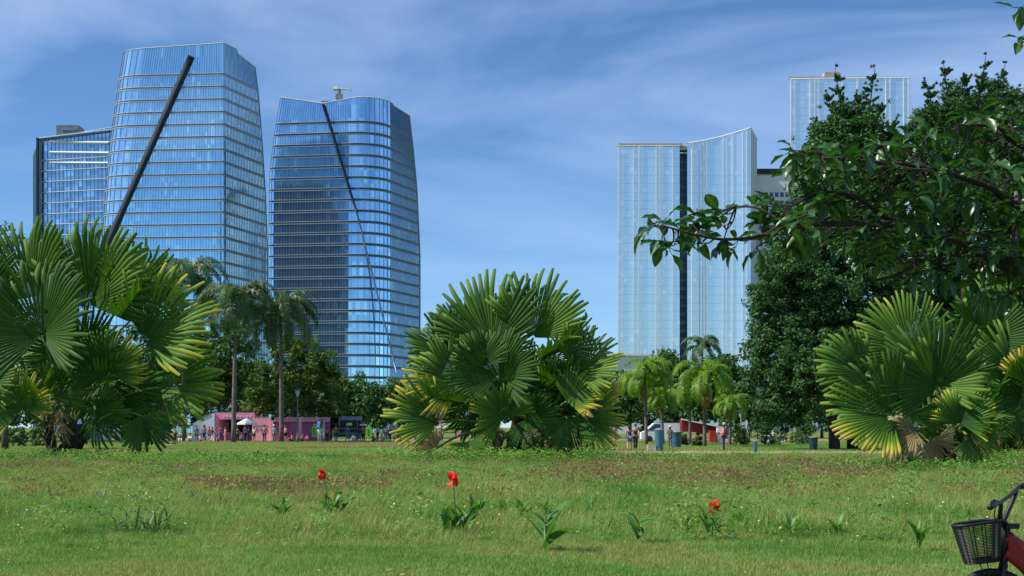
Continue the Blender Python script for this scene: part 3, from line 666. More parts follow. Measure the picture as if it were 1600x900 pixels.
# right hand background
px_tree('park_tree', 985, 700, 150, [(985, 610, 30, 34, 0), (968, 640, 28, 30, 0)], M['leaf_mid'], 'green tree at the right shoulder of the central fan palm', nclump=100, per=60, lsize=.26, csize=.85, seed=47)
px_tree('park_tree', 1052, 700, 152, [(1045, 585, 42, 36, 0), (1075, 610, 40, 40, -2), (1020, 600, 34, 38, 1)], M['leaf_light'], 'light green leafy tree below the slot between the pale towers', nclump=150, per=60, lsize=.26, csize=.85, seed=48)
px_tree('park_tree', 1128, 700, 148, [(1128, 590, 34, 40, 0), (1150, 630, 30, 40, -2), (1105, 630, 30, 36, 1)], M['leaf_mid'], 'green tree left of the big evergreen, behind the man in orange', nclump=140, per=60, lsize=.26, csize=.85, seed=49)
# the big dark evergreen mass with its two upswept crowns
px_tree('evergreen_tree', 1304, 714, 96, [(1300, 350, 78, 80, 0), (1335, 262, 62, 62, 0), (1330, 212, 46, 52, 0), (1378, 232, 40, 40, 1), (1290, 232, 36, 40, 0), (1235, 470, 70, 88, -1), (1330, 470, 100, 100, 0), (1205, 560, 50, 60, -1), (1285, 580, 90, 72, -2), (1360, 590, 70, 66, 0), (1250, 420, 60, 60, 1), (1215, 640, 45, 32, -1)],
        M['leaf_dark'], 'big dark evergreen tree whose crown hides the foot of the right towers', nclump=2000, per=105, lsize=.135, csize=.58, seed=51, trunk_r=.4, limbs=10, bark='bark')
px_tree('evergreen_tree', 1475, 716, 100, [(1450, 320, 80, 90, 2), (1505, 245, 72, 72, 1), (1500, 192, 52, 58, 0), (1560, 182, 50, 62, 1), (1455, 208, 36, 42, 0), (1520, 330, 90, 110, 0), (1450, 450, 90, 90, 1), (1550, 480, 90, 100, 0), (1440, 590, 80, 70, 2), (1560, 600, 80, 70, 2)],
        M['leaf_dark'], 'dark evergreen tree standing behind the right fan palm', nclump=1450, per=100, lsize=.145, csize=.64, seed=52, trunk_r=.5, limbs=10, bark='bark_dark')
px_tree('evergreen_tree', 1625, 716, 98, [(1625, 230, 40, 60, 0), (1620, 360, 80, 100, 0), (1640, 500, 80, 110, 0)], M['leaf_dark'], 'dark evergreen tree at the right edge of the picture', nclump=420, per=80, lsize=.15, csize=.66, seed=53, trunk_r=.5, limbs=6, bark='bark_dark')
def plumes(root_label, base, plist, d, seed, name='plumed_tree'):
    """upswept feathery branches: each a limb with dense short sprays"""
    root = empty(name, base, 0, root_label, 'tree'); g = np.random.default_rng(seed); s = d/F; o = root.location
    z0 = P(0, 330, d).z; MB().tube([(0, 0, -.2), (0, 0, z0*.6), (0, 0, z0)], [.4, .3, .16], 8).build('trunk', M['bark_dark'], root, True)
    for (x0, y0, x1, y1, wd) in plist:
        a = P(x0, y0, d)-o; b = P(x1, y1, d)-o; dy = g.uniform(-1.2, 1.2); b.y += dy
        mid = (a+b)/2+Vector((0, 0, -.25*abs(b.x-a.x)-.1)); path = bez(a, mid, b, 12)
        MB().tube(path, [.11-.008*i for i in range(12)], 5).build('limb', M['bark_dark'], root, True)
        cs = []; rs = []
        for i, q in enumerate(path):
            f = i/11
            for k in range(int(18*(1-f))+2):
                off = g.normal(size=3)*wd*s*(1.5-1.3*f)*1.0; cs.append((q.x+off[0], q.y+off[1], q.z+off[2]*.7+abs(off[0])*.5)); rs.append(.32*g.uniform(.6, 1.3)*(1.15-.85*f))
        for k in range(30):                                # small side sprays sticking out and up
            i = g.integers(2, 11); q = path[i]; dr = Vector((g.normal(), g.normal()*.6, abs(g.normal())*.6+.5)).normalized()
            L_ = wd*s*g.uniform(.9, 1.6)*(1.2-.7*i/11)
            for t in (.35, .5, .65, .8, .95, 1.1): cs.append(tuple(q+dr*L_*t)); rs.append(.17*(1.25-t*.85))
        v, f, t = cluster_leaves(cs, rs, 30, .06, seed+int(x1), squash=1.0, shell=.0, elong=3.6)
        link('foliage_spray', np_mesh('foliage_spray', v, f, {'tint': t}), root, M['leaf_dark'])
    return root
plumes('dark plumed evergreen top left of the pair against the tall pale tower', Vector((X(1332, 97), 97, 0)),
       [(1335, 300, 1303, 108, 16), (1340, 290, 1366, 108, 14), (1325, 260, 1272, 182, 13), (1330, 240, 1290, 148, 13), (1345, 260, 1382, 160, 13), (1340, 250, 1338, 150, 18), (1335, 280, 1262, 232, 15), (1350, 290, 1418, 205, 15), (1340, 300, 1330, 210, 30), (1350, 300, 1395, 190, 14)], 97, 61)
plumes('dark plumed evergreen top at right, left of the picture edge', Vector((X(1508, 95), 95, 0)),
       [(1500, 280, 1476, 96, 15), (1510, 270, 1532, 94, 14), (1515, 270, 1574, 98, 13), (1495, 260, 1448, 120, 15), (1505, 250, 1500, 125, 18), (1490, 270, 1440, 168, 15), (1525, 280, 1560, 150, 18), (1480, 290, 1452, 215, 20), (1505, 290, 1500, 190, 32), (1540, 290, 1600, 165, 20), (1550, 280, 1610, 125, 14)], 95, 62)
# shrubs low under the trees
for i, (px, py, d, r, lm, lb) in enumerate([(1205, 690, 118, 26, 'leaf_dark', 'dark round shrub left of the tree trunk on the right'), (1255, 684, 122, 22, 'leaf_dark', 'dark shrub beside the dark litter bin'), (1065, 693, 118, 12, 'leaf_mid', 'low green shrub in front of the red awning'),
        (1150, 672, 120, 20, 'leaf_light', 'bright green shrub right of the man in orange'), (1090, 692, 112, 10, 'leaf_mid', 'small low shrub at the foot of a slim palm'), (60, 690, 112, 20, 'leaf_dark', 'dark low shrub behind the left fan palm base'), (20, 688, 110, 22, 'leaf_dark', 'dark low shrub at the far left edge'),
        (404, 716, 56, 16, 'leaf_mid', 'bushy weed standing in the meadow below the left feather palms')]):
    s = d/F; r_ = r*s; me, cs = crown_mesh('foliage', [(0, 0, r_*.7, r_, r_*.9, r_*.9)], 26, 50, .12 if d > 90 else .05, r_*.33, 90+i, -.9)
    b = empty('shrub', ((px-800)*s, d, 0), 0, lb, 'shrub'); link('foliage', me, b, M[lm])
    MB().tube([(0, 0, -.05), (0, 0, r_*.8)], [.05, .02], 5).tube([(0, 0, 0), (r_*.4, 0, r_*.8)], [.04, .02], 5).build('stem', M['bark'], b)

# ------------------------------------------------------------------ feather palms
def frond_mesh(Lh, droop, nl, ll, lw, seed, twist=.9):
    """arching rachis along +X with hanging leaflets"""
    g = np.random.default_rng(seed); vs = []; fs = []; tt = []
    ang = 1.0; x = z = 0.0; path = []
    for i in range(25):
        path.append((x, z)); x += math.cos(ang)*Lh/24; z += math.sin(ang)*Lh/24; ang -= droop/24*(1+.6*i/24)
    for i in range(24):
        r = .035*(1-i/26); a = path[i]; b = path[i+1]; k = len(vs)
        vs += [(a[0], -r, a[1]), (a[0], r, a[1]), (b[0], -r, b[1]), (b[0], r, b[1])]; fs.append((k, k+1, k+3, k+2)); tt += [.7]*4
    for i in range(nl):
        f = .12+.87*i/nl; j = min(23, int(f*24)); a = path[j]; b = path[j+1]; q = f*24-j
        c = np.array((a[0]+(b[0]-a[0])*q, 0, a[1]+(b[1]-a[1])*q)); dx = np.array((b[0]-a[0], 0, b[1]-a[1])); dx /= np.linalg.norm(dx)
        l = ll*math.sin(math.pi*min(1, f*.85+.12))**.6*g.uniform(.8, 1.1)
        for sd in (-1, 1):
            el = g.uniform(-.5, .4); out = np.array((0, sd*math.cos(el), math.sin(el)))*.85+dx*.55; out /= np.linalg.norm(out)
            p1 = c+out*l*.5; p2 = c+out*l*.85+np.array((0, 0, -l*.45*twist)); w_ = dx*lw/2; k = len(vs)
            vs += [tuple(c-w_*.6), tuple(c+w_*.6), tuple(p1+w_), tuple(p1-w_), tuple(p2)]; fs += [(k, k+1, k+2, k+3), (k+3, k+2, k+4, k+4)]; tt += [g.uniform(.2, .7)]*5
    q4 = [f if f[2] != f[3] else (f[0], f[1], f[2]) for f in fs]
    me = bpy.data.meshes.new('frond'); me.from_pydata(vs, [], q4); at = me.attributes.new('tint', 'FLOAT', 'POINT'); at.data.foreach_set('value', tt); me.update(); return me
M['palm_feather'] = leaf_mat('feather_palm_leaflets', [(0, (.025, .065, .020)), (.5, (.055, .115, .032)), (1, (.13, .18, .055))], .45, .4, .25)
M['palm_bright'] = leaf_mat('young_palm_leaflets', [(0, (.06, .15, .02)), (.5, (.14, .27, .03)), (1, (.28, .34, .05))], .45, .3, .4)
M['palm_dry'] = leaf_mat('dry_palm_leaflets', [(0, (.20, .13, .06)), (1, (.40, .30, .14))], .7, .2, .3, (1, .9, .6))
FM = [frond_mesh(3.2, 2.3, 76, .55, .045, s_) for s_ in (1, 2, 3)]; FMs = [frond_mesh(2.6, 2.2, 46, .55, .065, s_, .7) for s_ in (4, 5)]
for m_ in FM: m_.materials.append(M['palm_feather'])
for m_ in FMs: m_.materials.append(M['palm_bright'])
def feather_palm(base, h, nfr, meshes, label, seed, scale=1.0, mt=None, tr=.17, dead=0, low=-.55, group=None, skirt=True):
    root = empty('feather_palm', base, 0, label, 'palm tree', group); g = random.Random(seed); lx = g.uniform(-.3, .3)
    tp = Vector((lx, 0, h)); path = bez((0, 0, -.2), (lx*.2, 0, h*.5), tp, 9)
    MB().tube(path, [tr*(1.25-.5*i/8) for i in range(9)], 9).build('trunk', M['bark_pale'], root, True)
    MB().tube([tp-Vector((0, 0, .2)), tp+Vector((0, 0, .9*scale))], [tr*.9, tr*.45], 8).build('crownshaft', M['palm_bright'], root, True)
    for i in range(nfr):
        q = link('frond', g.choice(meshes), root); el = g.uniform(low, .75) if i > 3 else g.uniform(.5, .9)
        q.location = tp+Vector((0, 0, .5*scale)); q.rotation_euler = (g.uniform(-.3, .3), -el+.35, i*2.39996+g.uniform(-.2, .2)); k = scale*g.uniform(.85, 1.12); q.scale = (k, k, k)
        if mt: q.material_slots[0].link = 'OBJECT'; q.material_slots[0].material = mt
    for i in range(dead):
        q = link('dead_frond', g.choice(meshes), root); q.location = tp; q.rotation_euler = (0, 1.35+g.uniform(-.2, .2), g.uniform(0, 6.28)); k = scale*.7; q.scale = (k, k, k)
        q.material_slots[0].link = 'OBJECT'; q.material_slots[0].material = M['palm_dry']
    if skirt:
        me, _ = crown_mesh('fruit_cluster', [(0, 0, 0, .8, .8, .45)], 16, 40, .09, .3, seed); q = link('fruit_cluster', me, root, M['leaf_olive']); q.location = tp-Vector((0, 0, .1))
    return root
for i, (px, d, hy, sc_, lb) in enumerate([(365, 140, 492, 1.95, 'feather palm before the pink kiosk, straw coloured cluster under its crown'), (440, 146, 505, 1.9, 'feather palm right of two, its trunk before the pink kiosk, crown over the conifer'),
        (288, 150, 455, 2.1, 'tallest feather palm partly hidden behind the left fan palm')]):
    b = Vector(((px-800)*d/F, d, 0)); feather_palm(b, EYE+(HZ-hy)*d/F, 34, FM, lb, 70+i, sc_, tr=.21, group='tall feather palms on the left', skirt=(i == 0))
for i, (px, d, hy, sc_, dead, mt, lb) in enumerate([(1010, 122, 598, 1.45, 2, None, 'slim bright green palm standing just right of the central fan palm'), (1101, 110, 604, 1.35, 2, None, 'slim bright green palm with a pale trunk before the red awning'),
        (1100, 150, 552, 1.2, 0, M['palm_feather'], 'taller grey green feather palm crown above the light green trees'), (1078, 130, 622, 1.1, 1, None, 'short slim palm between the litter bins and the pale trunk palm'), (1140, 118, 640, .9, 1, None, 'small low palm left of the man in orange'), (1036, 126, 632, 1.0, 2, None, 'short palm behind the tall litter bin with orange dry fronds')]):
    b = Vector(((px-800)*d/F, d, 0)); feather_palm(b, EYE+(HZ-hy)*d/F, 22, FMs, lb, 80+i, sc_, mt=mt, tr=.13, dead=dead, low=-.5, group='slim palms right of the central fan palm', skirt=False)
# ------------------------------------------------------------------ fan palms
FAN = [(0, (.014, .052, .008)), (.25, (.040, .115, .012)), (.5, (.12, .22, .022)), (.68, (.42, .40, .03)), (.84, (.58, .42, .07)), (1.0, (.34, .24, .13))]
M['fan'] = leaf_mat('fan_palm_leaf', FAN, .58, .2, .2, (1.5, 1.7, .45))
M['fan_dry'] = leaf_mat('dry_fan_palm_leaf', [(0, (.20, .15, .06)), (.5, (.38, .28, .13)), (1, (.52, .42, .27))], .75, .2, .3, (1, .9, .6))
M['petiole'] = mat('green_petiole', (.14, .20, .045), .5, col2=(.08, .13, .03), nscale=2)
M['fibre'] = mat('fibrous_palm_base', (.09, .06, .035), .95, col2=(.04, .028, .018), nscale=9, bump=.6)
def fan_mesh(Rm, spread, n, fuse, fold, droop, yellow, side, seed, ragged=.08, hang=.06):
    """pleated fan blade in the XY plane, midrib along +Y, upper face +Z, hub at the origin"""
    g = np.random.default_rng(seed); rs = [.03, .22, .45, fuse, fuse+(1-fuse)*.4, fuse+(1-fuse)*.78, 1.0]; vs = []; fs = []; tt = []; tone = g.uniform(-.06, .16)
    half = R(spread)/2; da = half/n
    for i in range(n):
        a = -half+(2*i+1)*da; u = a/half; Ls = Rm*(1-.22*abs(u)**2.2)*g.uniform(1-ragged, 1+ragged*.4); a2 = a+g.normal(0, .022)
        bent = g.uniform() < hang; bd = g.uniform(.3, .75); tipd = g.uniform(.0, .16)
        Ls *= (g.uniform(.72, .9) if g.uniform() < .12 else 1); ysd = yellow*(1.0 if side == 0 else max(0, min(1.3, .5+side*u*1.1)))*g.uniform(.65, 1.2)
        b = len(vs); base_t = g.uniform(.06, .24)+tone
        wob = g.normal(0, .035)
        for r in rs:
            rr = Ls*r; free = max(0, (r-fuse)/(1-fuse)); aa = a if r <= fuse else a+(a2-a)*free
            wfull = math.tan(da)*rr; wd = wfull if r <= fuse+1e-6 else (math.tan(da)*Ls*fuse)*(1-.45*free**2)
            pl = wfull*.75 if r <= fuse+1e-6 else wd*.8
            cx, cy = math.sin(aa)*rr, math.cos(aa)*rr; tx, ty = math.cos(aa), -math.sin(aa)
            zz = fold*abs(cx)*.8 - droop*Rm*r*r - tipd*free*free*Rm + wob*free*Rm
            k = 1.0
            if bent and free > 0:
                zz -= bd*free*Ls*(1-fuse)*.9; k = 1-.35*free*bd; cx *= k; cy *= k; cy -= .25*free*bd*Ls*(1-fuse)*0
            vs += [(cx-tx*wd, cy-ty*wd, zz), (cx, cy, zz+pl), (cx+tx*wd, cy+ty*wd, zz)]
            t = base_t+.06*r+ysd*max(0, (r-.30)/.70)**1.4*.75
            tt += [t, t+.05, t]
        m = len(rs)
        for j in range(m-1):
            p = b+3*j; q = p+3; fs += [(p, p+1, q+1, q), (p+1, p+2, q+2, q+1)]
    return np_mesh('blade', vs, fs, {'tint': np.clip(tt, 0, 1)})
def fan_palm(base_px, base_py, d, leaves, label, trunks, seed, nfill=10, ndead=6, fillr=1.0):
    """leaves: (hub px, hub py, direction deg, radius px, spread, kind, depth offset m, tilt deg)"""
    s = d/F; root = empty('fan_palm', ((base_px-800)*s, d, 0), 0, label, 'palm tree'); o = root.location; g = random.Random(seed)
    tips = []
    for (tx, th, tr) in trunks:
        mb = MB(); top = Vector((tx+g.uniform(-.1, .1), 0, th)); mb.tube(bez((tx*.5, 0, -.15), (tx*.7, 0, th*.5), top, 6), [tr*1.2, tr*1.1, tr, tr*.95, tr*.9, tr*.8], 10)
        for k in range(26):
            z = th*g.uniform(.05, 1); a = g.uniform(0, 6.28); r = tr*.9; c = Vector((tx*.5+tx*.5*z/th+math.cos(a)*r, math.sin(a)*r, z)); mb.tube([c, c+Vector((math.cos(a)*.16, math.sin(a)*.16, .32))], [.07, .03], 4)
        mb.build('trunk', M['fibre'], root, True); tips.append(top)
    for idx, (hx, hy, dr, rp, sp, kind, dd, tilt) in enumerate(leaves):
        hub = Vector(((hx-800)*s, d+dd, EYE+(HZ-hy)*s))-o; Rm = rp*s
        yel = {'g': .05, 'y': .75, 'yl': .8, 'yr': .8, 'd': .05, 'dry': 1.0, 'gy': .38}[kind]; side = {'yl': -1, 'yr': 1}.get(kind, 0)
        n = max(22, int(sp/360*74*(.8 if Rm < 2 else 1)))
        me = fan_mesh(Rm, sp, n, g.uniform(.66, .78), g.uniform(.35, 1.15), g.uniform(.02, .12) if kind != 'dry' else .3, yel, side, seed*100+idx, ragged=.08 if kind != 'dry' else .3, hang=.13 if kind != 'dry' else .5)
        th = R(dr); ph = R(g.uniform(-8, 12)); Y = Vector((math.cos(th)*math.cos(ph), -math.sin(ph), math.sin(th)*math.cos(ph)))
        ti = R(tilt); Nv = Vector((-.12, -1, .30)) if tilt == 0 else Vector((math.sin(ti), -math.cos(ti), .30))
        if kind == 'd': Nv = Vector((.55, -.8, -.55))
        Xv = Y.cross(Nv).normalized(); Zv = Xv.cross(Y).normalized()
        mw = Matrix((Xv, Y, Zv)).transposed().to_4x4(); mw.translation = hub
        f = link('frond', me, root, M['fan_dry' if kind == 'dry' else 'fan']); f.matrix_local = mw
        if kind == 'dry': tag(f, 'dry straw coloured frond')
        elif yel > .6: tag(f, 'frond with yellowed tips')
        tp = min(tips, key=lambda q: (q-hub).length); inv = mw.inverted()
        ctrl = tp+(hub-tp)*.45+Vector((0, 0, .25*(hub-tp).length))-Y*.2*Rm
        pts = [inv @ q for q in bez(tp+Vector((0, 0, -.3)), ctrl, hub, 9)]
        pb = MB().tube(pts, [.085-.005*i for i in range(9)], 6, t=.4); pe = pb.build('petiole', M['petiole'], f, True)
    for k in range(nfill):                            # fronds deeper in the plant and dry skirts below
        tp = g.choice(tips); a = g.uniform(0, 6.28); el = g.uniform(.1, 1.2); ln = g.uniform(1.6, 2.9)*fillr
        dirv = Vector((math.cos(a)*math.cos(el), abs(math.sin(a))*math.cos(el)*.8+.25, math.sin(el))); hub = tp+dirv*ln
        Y = (dirv+Vector((0, 0, -.15))).normalized(); Nv = Vector((-dirv.x*.3, -.6, .8)); Xv = Y.cross(Nv).normalized(); Zv = Xv.cross(Y).normalized()
        me = fan_mesh(g.uniform(1.5, 2.3)*fillr, g.uniform(190, 270), 42, .57, .25, .1, .1, 0, seed*100+50+k)
        mw = Matrix((Xv, Y, Zv)).transposed().to_4x4(); mw.translation = hub; f = link('frond', me, root, M['fan']); f.matrix_local = mw
        inv = mw.inverted(); MB().tube([inv @ q for q in bez(tp, tp+(hub-tp)*.5+Vector((0, 0, .4)), hub, 6)], [.075, .07, .065, .06, .055, .05], 5).build('petiole', M['petiole'], f, True)
    for k in range(ndead):
        tp = g.choice(tips); a = g.uniform(3.4, 6.0); Y = Vector((math.cos(a)*.45, math.sin(a)*.35, -1)).normalized(); hub = Vector((tp.x+math.cos(a)*g.uniform(.3, 1.3), tp.y+math.sin(a)*.6, g.uniform(1.1, 1.9)*fillr))
        Nv = Vector((math.cos(a), math.sin(a), .4)); Xv = Y.cross(Nv).normalized(); Zv = Xv.cross(Y).normalized()
        me = fan_mesh(g.uniform(.9, 1.5)*fillr, g.uniform(120, 200), 26, .4, .9, .2, .3, 0, seed*100+80+k, ragged=.3, hang=.6)
        mw = Matrix((Xv, Y, Zv)).transposed().to_4x4(); mw.translation = hub; f = link('dead_frond', me, root, M['fan_dry']); f.matrix_local = mw
    return root
fan_palm(92, 715, 64, [
    (46, 462, 104, 124, 190, 'g', .6, 0), (-40, 470, 110, 110, 190, 'g', .8, 0), (134, 474, 70, 140, 175, 'g', .5, 0), (79, 527, 92, 122, 290, 'g', -1.2, 0), (200, 500, 48, 100, 190, 'd', .4, 0), (228, 536, 34, 134, 150, 'gy', -.2, 0),
    (187, 585, 92, 72, 240, 'yr', -1.6, 0), (254, 606, 4, 106, 130, 'gy', -.4, 10), (51, 640, 112, 66, 250, 'y', -1.4, 0), (-12, 600, 70, 84, 230, 'gy', -1.0, 0), (165, 600, 15, 95, 180, 'd', 0, 0), (120, 560, 120, 90, 240, 'd', .5, 0),
    (228, 650, -70, 62, 170, 'd', -.8, 0), (150, 640, -30, 66, 190, 'd', -.2, 0), (20, 560, 150, 95, 220, 'd', .4, 0), (275, 560, 20, 62, 150, 'd', .8, 0), (120, 450, 85, 95, 200, 'd', 1.6, 0), (190, 450, 62, 92, 170, 'd', 1.4, 0), (90, 620, 80, 60, 230, 'd', -.6, 0)],
    'huge fan palm filling the left side of the picture, fronds cut by the left edge', [(-.4, 1.6, .22), (.5, 1.8, .24), (1.2, 1.3, .2)], 3, nfill=18, ndead=2, fillr=1.25)
fan_palm(800, 720, 62, [
    (769, 544, 98, 125, 150, 'g', 0, 0), (833, 527, 72, 110, 150, 'g', .2, 0), (731, 530, 125, 72, 190, 'g', .9, 0), (706, 553, 153, 80, 170, 'g', .3, 0), (778, 590, 84, 78, 310, 'g', -1.4, 0), (712, 598, 160, 84, 190, 'yl', -.6, 0),
    (690, 660, 163, 92, 130, 'y', -.9, 0), (684, 700, 150, 48, 170, 'dry', -1.2, 0), (733, 690, -75, 40, 200, 'gy', -1.4, 0), (850, 562, 28, 84, 220, 'd', .4, 0), (900, 583, 40, 80, 170, 'gy', -.4, 0), (884, 628, 38, 60, 170, 'yr', -1.2, 0),
    (905, 652, -5, 74, 180, 'y', -.6, 0), (886, 655, -80, 66, 200, 'd', -.9, 0), (785, 652, 125, 58, 240, 'gy', -1.5, 0), (820, 600, 70, 72, 260, 'd', .5, 0), (760, 560, 110, 80, 250, 'd', .8, 0), (860, 610, 10, 80, 240, 'd', .2, 0),
    (880, 540, 45, 66, 200, 'd', .9, 0), (740, 630, 190, 62, 230, 'd', -.4, 0), (822, 655, -40, 60, 220, 'd', -.6, 0), (925, 610, 20, 52, 160, 'y', .3, 0), (755, 575, 95, 55, 180, 'gy', -1.8, 0)],
    'big fan palm standing alone in the centre between the blue towers and the pale towers', [(-.9, 1.5, .22), (.2, 1.9, .25), (1.6, 1.5, .22)], 5, nfill=22, ndead=6, fillr=.95)
fan_palm(1474, 737, 48, [
    (1455, 606, 120, 112, 200, 'g', -.6, 0), (1458, 604, 50, 84, 190, 'g', -.5, 0), (1350, 586, 158, 88, 150, 'gy', -.2, 0), (1380, 650, 172, 106, 190, 'yl', -1.0, 0), (1400, 652, -70, 78, 200, 'd', -.7, 0), (1428, 545, 132, 98, 200, 'gy', .5, 0),
    (1482, 662, 70, 58, 220, 'y', -1.3, 0), (1415, 672, 200, 62, 160, 'dry', -1.2, 0), (1440, 690, -60, 50, 200, 'dry', -1.0, 0), (1500, 640, 10, 70, 220, 'd', .2, 0), (1420, 600, 150, 80, 230, 'd', .5, 0), (1470, 570, 80, 90, 200, 'd', .9, 0), (1500, 680, -50, 52, 200, 'gy', -.8, 0)],
    'fan palm at right with yellow tipped lower fronds, nearest of the fan palms', [(-.25, 1.1, .17), (.3, 1.2, .17)], 7, nfill=14, ndead=5, fillr=.7)
fan_palm(1560, 722, 62, [
    (1540, 532, 65, 92, 210, 'g', 0, 0), (1600, 520, 100, 95, 220, 'g', .4, 0), (1574, 580, 80, 84, 250, 'gy', -.8, 0), (1600, 620, 150, 80, 260, 'd', -.4, 0), (1550, 620, 60, 80, 250, 'd', 0, 0), (1590, 600, 60, 60, 200, 'y', -1.2, 0), (1570, 500, 110, 80, 200, 'g', .8, 0),
    (1545, 660, -60, 56, 200, 'gy', -.6, 0), (1600, 680, -90, 60, 200, 'd', -.6, 0), (1640, 560, 60, 100, 200, 'g', 0, 0)],
    'fan palm at the right edge behind the yellow tipped one', [(0, 1.6, .3), (1.0, 1.5, .25)], 9, nfill=14, ndead=3, fillr=.9)

# ------------------------------------------------------------------ cannas, agaves and strappy clumps in the meadow
M['canna'] = leaf_mat('canna_leaf', [(0, (.035, .11, .022)), (.5, (.075, .19, .035)), (1, (.17, .26, .06))], .45, .35, .3)
M['agave'] = leaf_mat('grey_green_strap_leaf', [(0, (.08, .13, .075)), (1, (.22, .30, .20))], .5, .3, .15)
M['petal'] = leaf_mat('scarlet_petal', [(0, (.62, .012, .008)), (.6, (.80, .03, .01)), (1, (.85, .16, .01))], .5, .3, .3, (1.2, .6, .4))
def blade_leaf(Lh, W, bend, seg=7, fold=.35, name='leaf'):
    vs = []; fs = []; ang = 1.35; x = z = 0.0
    for i in range(seg+1):
        f = i/seg; ww = W*max(.02, math.sin(math.pi*min(1, f*.93+.07))**.8)/2
        nx, nz_ = -math.sin(ang), math.cos(ang)
        vs += [(x-nx*0+nx*ww*fold, -ww, z+nz_*ww*fold), (x, 0, z), (x+nx*ww*fold, ww, z+nz_*ww*fold)]
        x += math.cos(ang)*Lh/seg; z += math.sin(ang)*Lh/seg; ang -= bend/seg*(.5+f)
    for i in range(seg): p = 3*i; q = p+3; fs += [(p, p+1, q+1, q), (p+1, p+2, q+2, q+1)]
    n = len(vs); return np_mesh(name, vs, fs, {'tint': [.3+.3*(k//3)/seg for k in range(n)]}, smooth=True)
CL = [blade_leaf(1.0, .24, .8), blade_leaf(1.0, .20, 1.4), blade_leaf(1.0, .18, .4), blade_leaf(1.0, .14, 1.9)]; AL = [blade_leaf(1.0, .06, .9, 5), blade_leaf(1.0, .05, 1.5, 6)]
for m_ in CL: m_.materials.append(M['canna'])
for m_ in AL: m_.materials.append(M['agave'])
def canna(px, py, hp, nl, label, spreadp=None, seed=0, flower=None, name='canna_plant', leaves=CL, mt=None, lean=.6, cat='plant', group=None, stemf=.5):
    """px,py: ground point; hp: leaf height in photo pixels"""
    b = G(px, py); s = b.y/F; hp = hp*(1.45 if leaves is CL and hp < 45 else 1.2 if leaves is CL else 1.0); h = hp*s; root = empty(name, b, 0, label, cat, group); g = random.Random(seed)
    if leaves is CL: MB().tube([(0, 0, -.03), (0, 0, h*stemf)], [.012, .008], 5).build('stem', M['petiole'], root)
    for i in range(int(nl*1.6)):
        q = link('leaf', g.choice(leaves), root); f = g.uniform(.0, stemf) if leaves is CL else 0.0
        q.location = (g.uniform(-.06, .06)*(spreadp or 0)*.1, g.uniform(-.05, .05), h*f); k = h*(1-f)*g.uniform(.8, 1.15); q.scale = (k, k*g.uniform(.8, 1.3), k)
        q.rotation_euler = (g.uniform(-.2, .2), g.uniform(.0, lean), i*2.4+g.uniform(-.4, .4))
        if spreadp: q.location.x = g.uniform(-spreadp, spreadp)*s*.5; q.location.y = g.uniform(-.15, .15)
        if mt: q.material_slots[0].link = 'OBJECT'; q.material_slots[0].material = mt
    if flower:
        fx, fy, np_ = flower; dx = (fx-px)*s; hz = EYE+(HZ-fy)*s
        MB().tube(bez((0, 0, 0), (dx*.2, 0, hz*.6), (dx, 0, hz), 6), [.011]*5+[.007], 5).build('flower_stem', M['petiole'], root)
        for k in range(np_):
            a = k*2.4; e = g.uniform(-.2, .9); rr = g.uniform(.0, .035); c = Vector((dx+math.cos(a)*rr, math.sin(a)*rr, hz+g.uniform(-.07, .06)))
            u = Vector((math.cos(a), math.sin(a)*.6, e)).normalized()*g.uniform(.062, .088); v = u.cross(Vector((g.uniform(-1, 1), -1, g.uniform(-.5, .8)))).normalized()*.044; n_ = u.cross(v).normalized()*.015
            p = MB(); p.add([c-u*.4, c-v+n_, c-v*.8+u*.5+n_*1.5, c+u+n_*.5, c+v*.8+u*.5+n_*1.5, c+v+n_, c], [(0, 1, 6), (1, 2, 6), (2, 3, 6), (3, 4, 6), (4, 5, 6), (5, 0, 6)], t=g.uniform(0, .75))
            p.build('petal', M['petal'], root, True)
    return root
cg = 'canna plants in the meadow'
canna(517, 812, 40, 11, 'broad leaved canna with the leftmost red flower on a tall stem', 26, 1, (503, 742, 11), lean=.9, group=cg)
canna(712, 838, 50, 16, 'largest canna clump, a red flower high above its left side', 44, 2, (708, 749, 12), lean=.7, group=cg)
canna(1113, 842, 34, 9, 'small pale canna under the rightmost red flower', 18, 3, (1115, 790, 12), lean=.8, group=cg)
